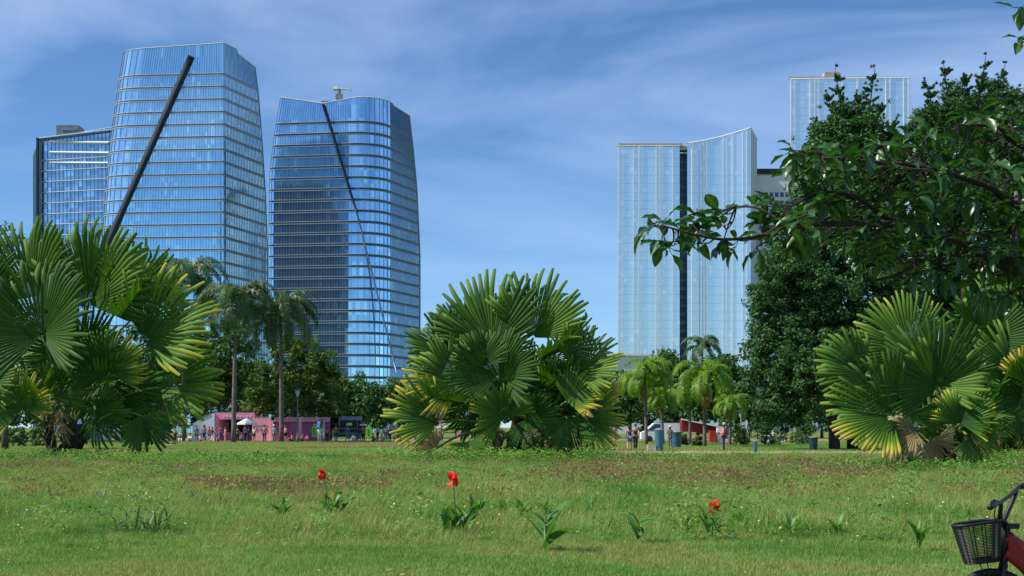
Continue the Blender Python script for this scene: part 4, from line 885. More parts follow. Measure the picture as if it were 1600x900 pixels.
for i, (px, py, hp, nl, sp, lean, mt, lb) in enumerate([
    (111, 776, 16, 2, 4, .5, None, 'single small spear leaf plant far left in the meadow'), (446, 818, 34, 7, 10, .7, None, 'upright pointed plant left of the leftmost red flower'),
    (621, 802, 20, 4, 6, .7, None, 'small leafy plant between the two left red flowers'), (653, 812, 22, 4, 4, .5, None, 'small dark plant just left of the largest canna clump'),
    (746, 822, 42, 7, 14, .5, None, 'upright dark leaved canna touching the right side of the largest clump'), (786, 812, 30, 5, 10, .7, None, 'low canna right of the largest clump, left of two'), (816, 816, 34, 6, 12, .7, None, 'low canna right of the largest clump, right of two'),
    (853, 862, 76, 9, 6, .8, None, 'tall thin canna with a bare lower stem right of centre'), (925, 806, 24, 5, 8, .8, None, 'small canna below the right side of the central fan palm'), (960, 828, 18, 4, 6, .8, None, 'tiny canna shoot right of the tall thin one'),
    (999, 850, 52, 6, 8, .9, None, 'slender faint canna between tall thin one and right red flower'), (1046, 812, 18, 3, 4, .8, None, 'small shoot left of the rightmost red flower'), (1073, 836, 28, 4, 8, .8, None, 'pale shoot lower left of the rightmost red flower'),
    (1162, 826, 28, 6, 16, .9, None, 'low spreading canna right of the rightmost red flower'), (1234, 842, 32, 6, 14, .9, None, 'spreading dull canna midway between right flower and bicycle'), (1267, 800, 20, 3, 5, .6, None, 'small yellow green spear plant below the right fan palm'),
    (1311, 840, 34, 5, 12, .9, None, 'thin leaved plant left of the bicycle'), (1436, 862, 48, 6, 5, .3, None, 'dark upright broad leaved plant just left of the bicycle basket'), (1403, 852, 12, 3, 4, .6, None, 'tiny dark seedling left of the dark broad leaved plant'),
    (1325, 820, 22, 3, 4, .5, None, 'short upright blade above the thin leaved plant')]):
    canna(px, py, hp, nl, lb, sp, 100+i, lean=lean, group=cg, stemf=.75 if px == 853 else .5)
for i, (px, py, hp, lb) in enumerate([(159, 784, 20, 'grey green agave tuft leftmost in the meadow'), (223, 790, 18, 'faint grey agave tuft second from the left'), (305, 787, 22, 'grey green agave tuft at the left end of the brown grass'),
        (358, 794, 16, 'small agave tuft below the brown grass'), (422, 804, 20, 'grey agave tuft touching the upright pointed plant'), (681, 748, 14, 'small grey agave tuft under the central fan palm left side')]):
    canna(px, py, hp*1.4, 18, lb, 6, 140+i, name='agave', leaves=AL, lean=1.1, cat='agave', group='agave tufts in the meadow')
M['strap'] = leaf_mat('blue_green_strap_leaf', [(0, (.04, .10, .03)), (1, (.09, .20, .07))], .5, .3, .25)
canna(222, 836, 58, 34, 'wide clump of long strappy blue green leaves in the left meadow', 90, 160, name='strappy_clump', leaves=AL, mt=M['strap'], lean=1.2, cat='grass clump')
canna(1300, 748, 26, 10, 'tall grassy clump before the right fan palm', 30, 161, name='strappy_clump', leaves=AL, mt=M['strap'], lean=1.0, cat='grass clump')
for i, (px, py, hp, lb) in enumerate([(262, 728, 20, 'dark spiky clump under the left fan palm fringe'), (300, 730, 18, 'dark spiky clump right of the left fan palm'), (350, 730, 20, 'dark spiky clump left of the bushy weed'), (145, 726, 24, 'dark spiky clump at the left fan palm foot')]):
    canna(px, py, hp, 26, lb, 44, 165+i, name='strappy_clump', leaves=AL, mt=M['canna'], lean=1.0, cat='grass clump', group='dark clumps by the left fan palm')
# ------------------------------------------------------------------ park buildings and furniture
M['pink'] = mat('pink_panel', (.92, .34, .46), .6, col2=(.86, .30, .42), nscale=.8)
M['pink_hot'] = mat('coral_pink_panel', (.95, .42, .45), .6, col2=(.90, .38, .41), nscale=.8)
M['magenta'] = mat('magenta_panel_and_shade', (.50, .12, .27), .6)
M['tent_white'] = mat('white_tent_fabric', (.80, .81, .83), .7, col2=(.74, .75, .78), nscale=.7)
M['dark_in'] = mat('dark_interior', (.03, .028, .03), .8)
M['lime'] = mat('lime_flag', (.22, .68, .06), .6, col2=(.18, .58, .05)); M['green_stripe'] = mat('green_stripe', (.03, .30, .12), .5)
M['truck'] = mat('charcoal_truck_paint', (.03, .045, .045), .35); M['red_fab'] = mat('red_awning_fabric', (.20, .015, .02), .7); M['red'] = mat('bright_red_panel', (.50, .035, .03), .6)
M['bin_blue'] = mat('teal_blue_bin_plastic', (.05, .16, .21), .5, col2=(.035, .12, .17)); M['bin_dark'] = mat('dark_green_bin_plastic', (.012, .05, .055), .5); M['stone'] = mat('pale_stone', (.52, .45, .35), .9, bump=.3)
M['lamp_metal'] = mat('grey_lamp_metal', (.16, .17, .16), .55); M['lamp_glass'] = mat('clear_lamp_glass', (.45, .48, .5), .2)
def pos(px, d): return ((px-800)*d/F, d, 0)
def H(py, d): return EYE+(HZ-py)*d/F
# pink kiosk with white tent end
d = 156; s = d/F
k = empty('pink_kiosk', pos(336, d), 0, 'long pink kiosk with dark counter opening, behind the two feather palms', 'kiosk')
w_ = 62*s; zt = H(645, d)
MB().box((w_/2, 2.5, zt-.35), (w_, 5, .75)).build('fascia', M['pink'], k)
MB().box((.2, 2.5, (zt-.7)/2), (.45, 4.9, zt-.72)).build('end_post', M['pink'], k)
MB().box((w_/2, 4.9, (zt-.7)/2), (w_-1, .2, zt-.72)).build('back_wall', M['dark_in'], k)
MB().box((w_/2+.3, 1.0, .5), (w_-1.4, .5, 1.0)).build('counter', M['magenta'], k)
for j in range(9): MB().box((1.0+j*.36, -.02, zt-.38), (.2 if j % 3 else .1, .03, .16)).build('lettering', M['tent_white'], k)
t = empty('white_tent', pos(301, d-.3), 0, 'white gabled tent at the left end of the pink kiosk', 'tent')
wt = 34*s
MB().prism([(0, 0), (wt, 0), (wt, H(645, d)), (wt*.35, H(655, d)), (0, H(662, d))], 0, 4.6).build('canvas_body', M['tent_white'], t)
MB().prism([(wt*.25, H(656.5, d)+.02), (wt*.8, H(648, d)+.02), (wt*.8, H(648, d)+.15), (wt*.25, H(656.5, d)+.15)], -.05, 4.7).build('roof_rim', M['concrete_grey'], t)
MB().box((wt*.5, -.04, .9), (.06, .04, 1.8)).build('seam', M['concrete_grey'], t)
pk = empty('pink_booth', pos(394, d-1), 0, 'coral pink booth panel with a round logo, right of the kiosk opening', 'booth')
wb_ = 29*s
MB().box((wb_/2, .1, H(653, d)/2), (wb_, .2, H(653, d))).build('front_panel', M['pink_hot'], pk)
MB().box((wb_+.15, 0, H(657, d)/2), (.32, .5, H(657, d))).build('corner_post', M['pink_hot'], pk)
MB().box((wb_+3.3, 1.2, H(656, d)/2), (6.0, .2, H(656, d))).build('side_wall', M['magenta'], pk)  # darker magenta puts the shade of the right-facing side into the colour
MB().box((wb_+3.3, 1.0, H(652, d)-.25), (6.0, .5, .5)).build('side_fascia', M['pink'], pk)
for j in range(5): MB().box((.45+j*.28, -.02, H(671, d)), (.16, .03, .05 if j % 2 else .3)).build('lettering', M['magenta'], pk)
for j in range(6): MB().box((.4+j*.25, -.02, H(665, d)), (.14, .03, .12)).build('lettering', M['magenta'], pk)
def parasol(px, d, pyt, half, label, mt):
    u = empty('parasol', pos(px, d), 0, label, 'parasol'); r = half*d/F; z = H(pyt, d)
    MB().tube([(0, 0, 0), (0, 0, z-.05)], .03, 6).build('pole', M['lamp_metal'], u)
    mb = MB(); n = 8; vs = [(0, 0, z)]+[(r*math.cos(6.283*i/n), r*math.sin(6.283*i/n), z-.55) for i in range(n)]+[(r*math.cos(6.283*i/n), r*math.sin(6.283*i/n), z-.72) for i in range(n)]
    mb.add(vs, [(0, 1+i, 1+(i+1) % n) for i in range(n)]+[(1+i, 9+i, 9+(i+1) % n, 1+(i+1) % n) for i in range(n)]); mb.build('canopy', mt, u)
parasol(386, 151, 653, 16, 'white parasol in front of the pink kiosk opening', M['tent_white'])
b = empty('pink_banner', pos(469, 153), 0, 'tall narrow pink banner right of the street lamp', 'banner')
MB().box((0, 0, H(651, 153)/2+.2), (.32, .04, H(651, 153)-.5)).build('cloth', M['pink_hot'], b); MB().tube([(-.2, 0, 0), (-.2, 0, H(650, 153))], .03, 5).build('pole', M['lamp_metal'], b)
# food truck
d = 157; s = d/F
ft = empty('food_truck', pos(500, d), 0, 'dark food truck with an open framed sign panel and green stripe', 'food truck')
W_ = 66*s
MB().box((W_/2, 1.3, 1.0), (W_, 2.4, 1.1)).build('body', M['truck'], ft)
MB().box((W_/2, 1.5, H(659, d)-.25), (W_, 2.4, .3)).build('roof', M['truck'], ft)
MB().box((W_*.70, 1.4, H(651, d)-.2), (33*s, 1.6, .45)).build('roof_box', M['ledge_dark'], ft)
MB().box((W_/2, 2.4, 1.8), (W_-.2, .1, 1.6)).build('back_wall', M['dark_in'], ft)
MB().box((W_/2, .08, H(677.5, d)), (W_, .04, .2)).build('stripe', M['green_stripe'], ft)
for x in (.12, .45, .98): MB().box((W_*x, .2, 1.6), (.09, .09, 2.2)).build('pillar', M['lamp_metal'], ft)
x0, x1, z0, z1 = (531-500)*s, (559-500)*s, H(669.5, d), H(656, d)
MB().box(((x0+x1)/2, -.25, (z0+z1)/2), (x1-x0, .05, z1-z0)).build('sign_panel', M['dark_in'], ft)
fr = MB()
for c, sz in (((x0+x1)/2, z0), ((x0+x1)/2, z1)), : pass
fr.box(((x0+x1)/2, -.29, z0), (x1-x0+.1, .06, .08)).box(((x0+x1)/2, -.29, z1), (x1-x0+.1, .06, .08)).box((x0, -.29, (z0+z1)/2), (.08, .06, z1-z0-.1)).box((x1, -.29, (z0+z1)/2), (.08, .06, z1-z0-.1))
fr.build('sign_frame', M['concrete_grey'], ft)
lg = MB(); cx_, cz_ = (x0+x1)/2+.1, (z0+z1)/2; vs = [(cx_+.30*math.cos(6.283*i/16)+.03, -.30, cz_+.19*math.sin(6.283*i/16)) for i in range(16)]; lg.add(vs, [tuple(range(16))]); lg.build('logo_blob', M['lime'], ft)
for j in range(4): MB().box((cx_-.3+j*.17, -.33, cz_-.02), (.10, .02, .2 if j in (0, 3) else .13)).build('lettering', M['tent_white'], ft)
for x in (.2, .82):
    wmb = MB(); vs = []
    MB().tube([(W_*x, -.02, .38), (W_*x, .3, .38)], .38, 14).build('wheel', M['black_band'], ft)
MB().box((W_*.03, -.6, H(664, d)), (15*s, 1.6, .12)).build('side_awning', M['tent_white'], ft); MB().box((W_*1.04, -.6, H(664, d)), (9*s, 1.6, .12)).build('side_awning', M['tent_white'], ft)
cv = empty('covered_stand', pos(500, 153), 0, 'blue grey wrapped display stand left of the food truck', 'display'); MB().tube([(0, 0, 0), (0, 0, 1.5), (.1, 0, 2.2), (0, 0, 2.4)], [.45, .5, .42, .1], 8).build('wrap', M['glass_grey'], cv)
def feather_flag(px, d, pt, label, lean=0.3):
    f = empty('feather_flag', pos(px, d), 0, label, 'flag'); z = H(pt, d)
    MB().tube([(0, 0, 0), (0, 0, z*.8), (lean, 0, z)], .025, 5).build('pole', M['lamp_metal'], f)
    MB().prism([(.03, .5), (.55*abs(lean)/.3*.9 if lean > 0 else -.5, .45), (lean*1.6, z*.75), (lean, z), (.02, z*.8)], -.015, .015).build('cloth', M['lime'], f)
    for j in range(3): MB().box((lean*.75, -.03, z*(.4+.13*j)), (.2, .01, .1)).build('lettering', M['truck'], f)
feather_flag(487, 152, 661, 'lime green flag left of the food truck'); feather_flag(571, 152, 663, 'lime green flag right of the food truck', .42); feather_flag(519, 155, 668, 'small lime green flag in front of the food truck')
pf = empty('event_portal', pos(643, 158), 0, 'pink portal frame at the left lower fronds of the central fan palm', 'frame')
MB().box((.15, 0, 1.1), (.35, .5, 2.2)).build('post', M['pink_hot'], pf); MB().box((2.2, 0, 2.0), (3.75, .5, .55)).build('beam', M['pink_hot'], pf); MB().box((5.2, 0, 1.1), (.35, .5, 2.2)).build('post', M['pink_hot'], pf)
# white tents seen below the left palm, white low hall beyond the trees
for (px, d, wpx, py, lb) in ((128, 157, 60, 648, 'white tent behind the stems of the left fan palm'), (196, 160, 34, 660, 'low white tent right of the left fan palm stems')):
    u = empty('white_tent', pos(px-wpx/2, d), 0, lb, 'tent'); ww = wpx*d/F; z = H(py, d)
    MB().prism([(0, 0), (ww, 0), (ww, z*.72), (ww/2, z), (0, z*.72)], 0, 4).build('canvas_body', M['tent_white'], u); MB().box((ww/2, -.05, z*.35), (ww*.4, .06, z*.6)).build('entrance', M['dark_in'], u)
hb = empty('white_hall', pos(958, 330), 0, 'low white building peeking over the trees beside the central fan palm', 'building'); MB().box((3, 6, H(556, 330)/2), (10.5, 10, H(556, 330))).build('wall', M['white_wall'], hb); MB().box((3, 6, H(556, 330)+.3), (11.5, 11, .5)).build('roof', M['fin_white'], hb)
# right hand: vehicle, bins, red awning stand
v = empty('white_van', pos(1002, 142), 0, 'white van half hidden behind the couple and the tall litter bin', 'van'); vl = 2.6
MB().prism([(0, .35), (vl+1.6, .35), (vl+1.6, 1.95), (1.3, 1.95), (.45, 1.15), (0, 1.0)], 0, 1.8).build('body', M['tent_white'], v)
MB().prism([(.55, 1.2), (1.35, 1.85), (1.9, 1.85), (1.9, 1.2)], -.02, -.005).build('window', M['window_dark'], v)
for x in (.8, 3.3): MB().tube([(x, -.03, .34), (x, .2, .34)], .34, 14).build('wheel', M['black_band'], v)
def litter_bin(px, d, hpx, rpx, label, mt, lid=True):
    b = empty('litter_bin', pos(px, d), 0, label, 'litter bin', 'park litter bins'); h = hpx*d/F; r = rpx*d/F
    MB().lathe([(r*.85, 0), (r*.86, h*.05), (r*.95, h*.6), (r, h*.9), (r*1.03, h*.93)], n=12).build('body', mt, b, True)
    if lid: MB().lathe([(r*1.06, h*.93), (r*1.06, h*.97), (r*.8, h), (r*.2, h*1.03)], n=12).build('lid', M['concrete_grey'], b, True)
litter_bin(1030, 90, 35, 7, 'tall teal blue litter bin beside the pale stone block', M['bin_blue']); litter_bin(1056, 104, 26, 9, 'wider blue grey litter bin right of the tall one', M['bin_blue'])
litter_bin(1271, 92, 22, 7, 'dark green litter bin in the shade of the evergreen tree', M['bin_dark']); litter_bin(1180, 86, 18, 3.2, 'slim blue grey bin left of the evergreen tree shade', M['bin_blue'])
sb = empty('stone_block', pos(1018, 90), 0, 'pale square stone block at the foot of the tall teal bin', 'stone block'); MB().box((0, 0, .18), (.55, .5, .42), taper=.94).build('stone', M['stone'], sb)
ra = empty('market_stand', pos(1066, 140), 0, 'market stand with a sloping dark red awning and white edge', 'market stand')
MB().prism([(0, 2.3), (3.9, 1.5), (3.9, .9), (0, 1.1)], .2, 2.0).build('awning', M['red_fab'], ra)
MB().prism([(-.1, 2.38), (4.0, 1.58), (4.0, 1.46), (-.1, 2.26)], -.2, .18).build('awning_edge', M['tent_white'], ra)
MB().box((.8, -.2, .35), (1.4, .5, .7)).build('counter', M['pink_hot'], ra); MB().box((3.2, -.2, .35), (.8, .5, .7)).build('counter', M['red'], ra)
rb = empty('red_booth', pos(1105, 138), 0, 'red and white booth left of the man in orange', 'booth'); MB().box((.5, 0, .6), (.6, .8, 1.2)).build('red_panel', M['red'], rb); MB().box((1.7, .1, .75), (1.5, .6, 1.5)).build('white_panel', M['tent_white'], rb); MB().box((1.7, -.25, .2), (1.5, .1, .3)).build('pink_base', M['pink_hot'], rb)
for i, (px, wd, hh, lb) in enumerate([(1196, 13, 7, 'long low white table at the left of the shaded trees'), (1222, 8, 5, 'small white table beyond the drooping grass'), (1209, 4, 10, 'white folding chair between the two white tables')]):
    d = 138; q = empty('picnic_table' if i < 2 else 'folding_chair', pos(px, d), 0, lb, 'table' if i < 2 else 'chair'); ww = wd*d/F; hh = .75
    MB().box((0, 0, hh), (ww, .7, .06)).build('tabletop' if i < 2 else 'seat', M['tent_white'], q)
    if i == 2: MB().box((0, .33, 1.0), (ww, .05, .5)).build('backrest', M['tent_white'], q)
    else: MB().box((0, -.36, .42), (ww, .02, .6)).build('tablecloth', M['tent_white'], q)
    for sx in (-1, 1):
        for sy in (-1, 1): MB().box((sx*(ww/2-.06), sy*.3, hh/2-.02), (.05, .05, hh-.04)).build('leg', M['lamp_metal'], q)
# pale posts and pillars in the shade at right
for i, (px, hh, lb) in enumerate([(1243, 27, 'pale grey post in the shade, left of three'), (1252, 34, 'tallest pale grey post in the shade, middle of three'), (1258, 27, 'pale grey post in the shade, right of three'), (1387, 22, 'pale post behind the hanging yellow fronds')]):
    d = 128; q = empty('concrete_post', pos(px, d), 0, lb, 'post', 'pale posts in the shade'); MB().box((0, 0, hh*d/F/2), (.26, .26, hh*d/F)).build('shaft', M['stone'], q); MB().box((0, 0, hh*d/F+.05), (.34, .34, .1)).build('cap', M['stone'], q)
# street lamps
def lamp(px, d, py, label, k=1.0):
    q = empty('street_lamp', pos(px, d), 0, label, 'street lamp', 'park street lamps'); z = H(py, d)
    MB().lathe([(.16, 0), (.16, .5), (.10, .6), (.075, 1.2), (.06, z-.8)], n=10).build('pole', M['lamp_metal'], q, True)
    MB().lathe([(.10, z-.8), (.26, z-.25), (.27, z-.2)], n=6).build('lantern_glass', M['lamp_glass'], q); MB().lathe([(.40, z-.2), (.36, z-.12), (.06, z), (.03, z+.14)], n=6).build('lantern_roof', M['truck'], q)
lamp(465, 141, 607, 'park lantern on a grey pole right of the feather palms'); lamp(1158, 132, 640, 'small lantern pole at the left edge of the shaded trees')

# ------------------------------------------------------------------ people
SK = {n: mat(n, c, .6, col2=tuple(x*.92 for x in c)) for n, c in {'skin_light': (.46, .27, .19), 'skin_tan': (.33, .18, .12), 'skin_dark': (.13, .065, .04)}.items()}
HR = {n: mat(n, c, .6) for n, c in {'hair_black': (.012, .010, .010), 'hair_brown': (.06, .032, .018), 'hair_fair': (.30, .20, .10)}.items()}
CLO = {}
def cloth(c):
    cols = {'black': (.018, .018, .022), 'white': (.78, .78, .78), 'pink': (.75, .20, .28), 'magenta': (.55, .06, .22), 'salmon': (.78, .25, .22), 'red': (.55, .035, .03), 'blue': (.05, .12, .38), 'navy': (.02, .035, .12), 'grey': (.18, .18, .19), 'teal': (.10, .38, .36), 'purple': (.22, .09, .36),
            'olive': (.16, .20, .13), 'denim': (.10, .16, .28), 'orange': (.90, .20, .03), 'brown': (.16, .09, .05), 'lightgrey': (.45, .46, .48), 'green': (.10, .35, .12)}
    if c not in CLO: CLO[c] = mat('cloth_'+c, cols[c], .85, col2=tuple(x*.85 for x in cols[c]), nscale=8)
    return CLO[c]
def skin_mesh(name, pts, edges, rad, root=0, sub=1):
    me = bpy.data.meshes.new(name); me.from_pydata([tuple(p) for p in pts], edges, [])
    o = bpy.data.objects.new(name, me); COL.objects.link(o)
    m = o.modifiers.new('skin', 'SKIN'); m.use_smooth_shade = True
    for i, v in enumerate(me.skin_vertices[0].data):
        r = rad[i]; v.radius = r if isinstance(r, tuple) else (r, r); v.use_root = (i == root)
    if sub: s_ = o.modifiers.new('sub', 'SUBSURF'); s_.levels = sub
    dg = bpy.context.evaluated_depsgraph_get(); dg.update(); me2 = bpy.data.meshes.new_from_object(o.evaluated_get(dg)); me2.name = name
    bpy.data.objects.remove(o); me2.materials.clear(); return me2
J = ['pel', 'wst', 'cst', 'nk', 'hd0', 'hd1', 'hd2', 'shL', 'elL', 'wrL', 'haL', 'shR', 'elR', 'wrR', 'haR', 'hiL', 'knL', 'anL', 'toL', 'hiR', 'knR', 'anR', 'toR']
BASE = dict(pel=(0, 0, .93), wst=(0, 0, 1.08), cst=(0, 0, 1.30), nk=(0, 0, 1.44), hd0=(0, -.01, 1.53), hd1=(0, -.015, 1.61), hd2=(0, 0, 1.68), shL=(-.17, 0, 1.38), elL=(-.23, .02, 1.10), wrL=(-.24, -.04, .86), haL=(-.24, -.06, .76),
            shR=(.17, 0, 1.38), elR=(.23, .02, 1.10), wrR=(.24, -.04, .86), haR=(.24, -.06, .76), hiL=(-.09, 0, .88), knL=(-.10, -.02, .49), anL=(-.10, .02, .09), toL=(-.11, -.15, .035), hiR=(.09, 0, .88), knR=(.10, -.02, .49), anR=(.10, .02, .09), toR=(.11, -.15, .035))
def sh(dct, dy=0, dz=0, keys=J): return {k: ((v[0], v[1]+dy, v[2]+dz) if k in keys else v) for k, v in dct.items()}
UP = J[:15]
POSES = {'stand': BASE,
 'walk': dict(BASE, knL=(-.10, -.18, .50), anL=(-.10, -.24, .10), toL=(-.10, -.42, .06), knR=(.10, .05, .48), anR=(.10, .30, .16), toR=(.10, .18, .04), elL=(-.23, .14, 1.12), wrL=(-.22, .10, .90), haL=(-.22, .07, .81), elR=(.23, -.06, 1.12), wrR=(.22, -.22, .94), haR=(.22, -.27, .86)),
 'armup': dict(BASE, elR=(.30, -.08, 1.22), wrR=(.20, -.20, 1.42), haR=(.16, -.23, 1.50), anL=(-.14, .03, .09), toL=(-.17, -.13, .035)),
 'talk': dict(BASE, elL=(-.25, -.02, 1.12), wrL=(-.14, -.22, 1.08), haL=(-.08, -.30, 1.12), elR=(.25, .0, 1.12), wrR=(.16, -.20, 1.05), haR=(.10, -.28, 1.06), anR=(.16, .02, .09), toR=(.20, -.13, .035)),
 'bendover': dict(BASE, wst=(0, -.06, 1.05), cst=(0, -.24, 1.20), nk=(0, -.35, 1.28), hd0=(0, -.42, 1.33), hd1=(0, -.47, 1.37), hd2=(0, -.53, 1.40), shL=(-.17, -.31, 1.24), shR=(.17, -.31, 1.24), elL=(-.20, -.40, .98), wrL=(-.16, -.48, .78), haL=(-.14, -.52, .70), elR=(.20, -.38, .98), wrR=(.16, -.44, .78), haR=(.14, -.48, .70))}
_s = sh(BASE, .0, -.80, UP)
POSES['sit'] = dict(_s, pel=(0, .05, .13), hiL=(-.10, .02, .12), hiR=(.10, .02, .12), knL=(-.14, -.34, .42), anL=(-.13, -.50, .09), toL=(-.13, -.66, .04), knR=(.14, -.36, .42), anR=(.13, -.52, .09), toR=(.13, -.68, .04), elL=(-.24, -.12, .36), wrL=(-.18, -.30, .42), haL=(-.13, -.37, .43), elR=(.24, -.10, .36), wrR=(.18, -.28, .42), haR=(.13, -.36, .43))
POSES['longsit'] = dict(_s, pel=(0, .05, .13), hiL=(-.10, .02, .11), hiR=(.10, .02, .11), knL=(-.12, -.40, .15), anL=(-.12, -.80, .07), toL=(-.12, -.86, .20), knR=(.12, -.40, .15), anR=(.12, -.80, .07), toR=(.12, -.86, .20), elL=(-.26, .20, .36), wrL=(-.26, .34, .12), haL=(-.26, .30, .04), elR=(.26, .20, .36), wrR=(.26, .34, .12), haR=(.26, .30, .04))
_b = sh(BASE, 0, -.42, UP)
POSES['benchsit'] = dict(_b, pel=(0, 0, .52), hiL=(-.10, -.02, .50), hiR=(.10, -.02, .50), knL=(-.12, -.42, .50), anL=(-.12, -.44, .09), toL=(-.12, -.60, .035), knR=(.12, -.42, .50), anR=(.12, -.40, .09), toR=(.12, -.56, .035), elL=(-.24, -.10, .74), wrL=(-.16, -.30, .66), haL=(-.12, -.38, .66), elR=(.24, -.10, .74), wrR=(.16, -.30, .66), haR=(.12, -.38, .66))
EDG = [('pel', 'wst'), ('wst', 'cst'), ('cst', 'nk'), ('nk', 'hd0'), ('hd0', 'hd1'), ('hd1', 'hd2'), ('cst', 'shL'), ('shL', 'elL'), ('elL', 'wrL'), ('wrL', 'haL'), ('cst', 'shR'), ('shR', 'elR'), ('elR', 'wrR'), ('wrR', 'haR'), ('pel', 'hiL'), ('hiL', 'knL'), ('knL', 'anL'), ('anL', 'toL'), ('pel', 'hiR'), ('hiR', 'knR'), ('knR', 'anR'), ('anR', 'toR')]
RAD = dict(pel=(.13, .10), wst=(.115, .09), cst=(.14, .10), nk=.055, hd0=(.075, .085), hd1=(.085, .10), hd2=(.065, .075), shL=.058, elL=.042, wrL=.03, haL=.036, shR=.058, elR=.042, wrR=.03, haR=.036, hiL=.085, knL=.058, anL=.042, toL=.035, hiR=.085, knR=.058, anR=.042, toR=.035)
def part_mesh(name, pose, keys, grow, root, cut=None):
    p = dict(POSES[pose])
    if cut:
        for a, b, f in cut: p[b] = tuple(Vector(p[a]).lerp(Vector(p[b]), f))
    ks = [k for k in J if k in keys]; ed = [(ks.index(a), ks.index(b)) for a, b in EDG if a in ks and b in ks]
    rr = [tuple(x+grow for x in RAD[k]) if isinstance(RAD[k], tuple) else RAD[k]+grow for k in ks]
    return skin_mesh(name, [p[k] for k in ks], ed, rr, ks.index(root))
PM = {}
def pm(pose, what):
    if (pose, what) in PM: return PM[pose, what]
    P_ = POSES[pose]
    if what == 'body': m = part_mesh('body', pose, J, 0, 'pel')
    elif what == 'shirt': m = part_mesh('shirt', pose, ['pel', 'wst', 'cst', 'shL', 'elL', 'shR', 'elR'], .014, 'pel', [('shL', 'elL', .7), ('shR', 'elR', .7)])
    elif what == 'long_shirt': m = part_mesh('shirt', pose, ['pel', 'wst', 'cst', 'shL', 'elL', 'wrL', 'shR', 'elR', 'wrR'], .014, 'pel')
    elif what == 'tank': m = part_mesh('shirt', pose, ['pel', 'wst', 'cst', 'shL', 'shR'], .012, 'pel', [('cst', 'shL', .7), ('cst', 'shR', .7)])
    elif what == 'trousers': m = part_mesh('trousers', pose, ['pel', 'hiL', 'knL', 'anL', 'hiR', 'knR', 'anR'], .018, 'pel')
    elif what == 'shorts': m = part_mesh('shorts', pose, ['pel', 'hiL', 'knL', 'hiR', 'knR'], .022, 'pel', [('hiL', 'knL', .8), ('hiR', 'knR', .8)])
    elif what in ('hair', 'long_hair', 'cap'):
        h1, h2 = Vector(P_['hd1']), Vector(P_['hd2']); up = (h2-Vector(P_['nk'])).normalized(); bk = Vector((0, .035, 0)); mb = MB(); c = h1+up*.045+bk*.6
        nr, ns = 6, 10; vs = []
        for i in range(nr+1):
            ph = math.pi*.62*i/nr
            for k in range(ns):
                a = 2*math.pi*k/ns; r = .105 if what != 'cap' else .112; front = .6 if (math.sin(a) < -.3 and i > 3) else 1
                vs.append(c+Vector((math.cos(a)*math.sin(ph)*r, math.sin(a)*math.sin(ph)*r*1.15*front, math.cos(ph)*r*1.05)))
        mb.add(vs, [(i*ns+k, i*ns+(k+1) % ns, (i+1)*ns+(k+1) % ns, (i+1)*ns+k) for i in range(nr) for k in range(ns)])
        if what == 'long_hair': mb.tube([c+Vector((0, .06, 0)), c+Vector((0, .10, -.14)), c+Vector((0, .10, -.30))], [.085, .08, .04], 8)
        if what == 'cap': mb.box(c+Vector((0, -.13, -.01)), (.14, .12, .015))
        m = mb.mesh(what, True)
    PM[pose, what] = m; return m
npeople = 0
def person(px, d, pose, face, top, bot, hair, skin, label, h=1.68, style='shirt', long_=True, group=None, z=0.0, x=None):
    global npeople
    r = empty('person', ((px-800)*d/F, d, z), R(face), label, 'person', group); k = h/1.70; r.scale = (k, k, k)
    link('body', pm(pose, 'body'), r, SK['skin_'+skin]); link('shirt', pm(pose, style), r, cloth(top))
    link('trousers' if long_ else 'shorts', pm(pose, 'trousers' if long_ else 'shorts'), r, cloth(bot))
    hk = {'b': ('hair', HR['hair_black']), 'n': ('hair', HR['hair_brown']), 'lb': ('long_hair', HR['hair_black']), 'ln': ('long_hair', HR['hair_brown']), 'lf': ('long_hair', HR['hair_fair']), 'cw': ('cap', cloth('white')), 'cg': ('cap', cloth('lightgrey')), 'ck': ('cap', cloth('black')), 'cr': ('cap', cloth('red'))}[hair]
    link('hair' if 'hair' in hk[0] else 'cap', pm(pose, hk[0]), r, hk[1])
    f = MB(); hd = Vector(POSES[pose]['hd1']); f.tube([hd+Vector((0, -.085, .02)), hd+Vector((0, -.125, -.012))], [.012, .017], 5); link('nose', f.mesh('nose'), r, SK['skin_'+skin])
    for sx in (-1, 1):
        e = MB(); e.box(hd+Vector((sx*.034, -.098, .022)), (.024, .012, .01)); link('eye', e.mesh('eye'), r, HR['hair_black'])
    for sd in ('L', 'R'):                                   # fingers and thumb
        a, b = Vector(POSES[pose]['wr'+sd]), Vector(POSES[pose]['ha'+sd]); dd = (b-a).normalized(); sdv = dd.cross(Vector((1, 0, 0)));
        if sdv.length < .2: sdv = dd.cross(Vector((0, 0, 1)))
        sdv.normalize(); hm = MB()
        for q in range(4): st = b+sdv*(q-1.5)*.019; hm.tube([st, st+dd*(.05-.006*abs(q-1.5)), st+dd*.075+Vector((0, -.015, 0))], [.010, .009, .006], 4)
        th = a.lerp(b, .5)-sdv*.03; hm.tube([th, th+dd*.045-sdv*.03], [.011, .008], 4)
        link('fingers', hm.mesh('fingers'), r, SK['skin_'+skin])
    npeople += 1; return r
G1 = 'visitors by the pink kiosk'; G2 = 'visitors by the food truck'
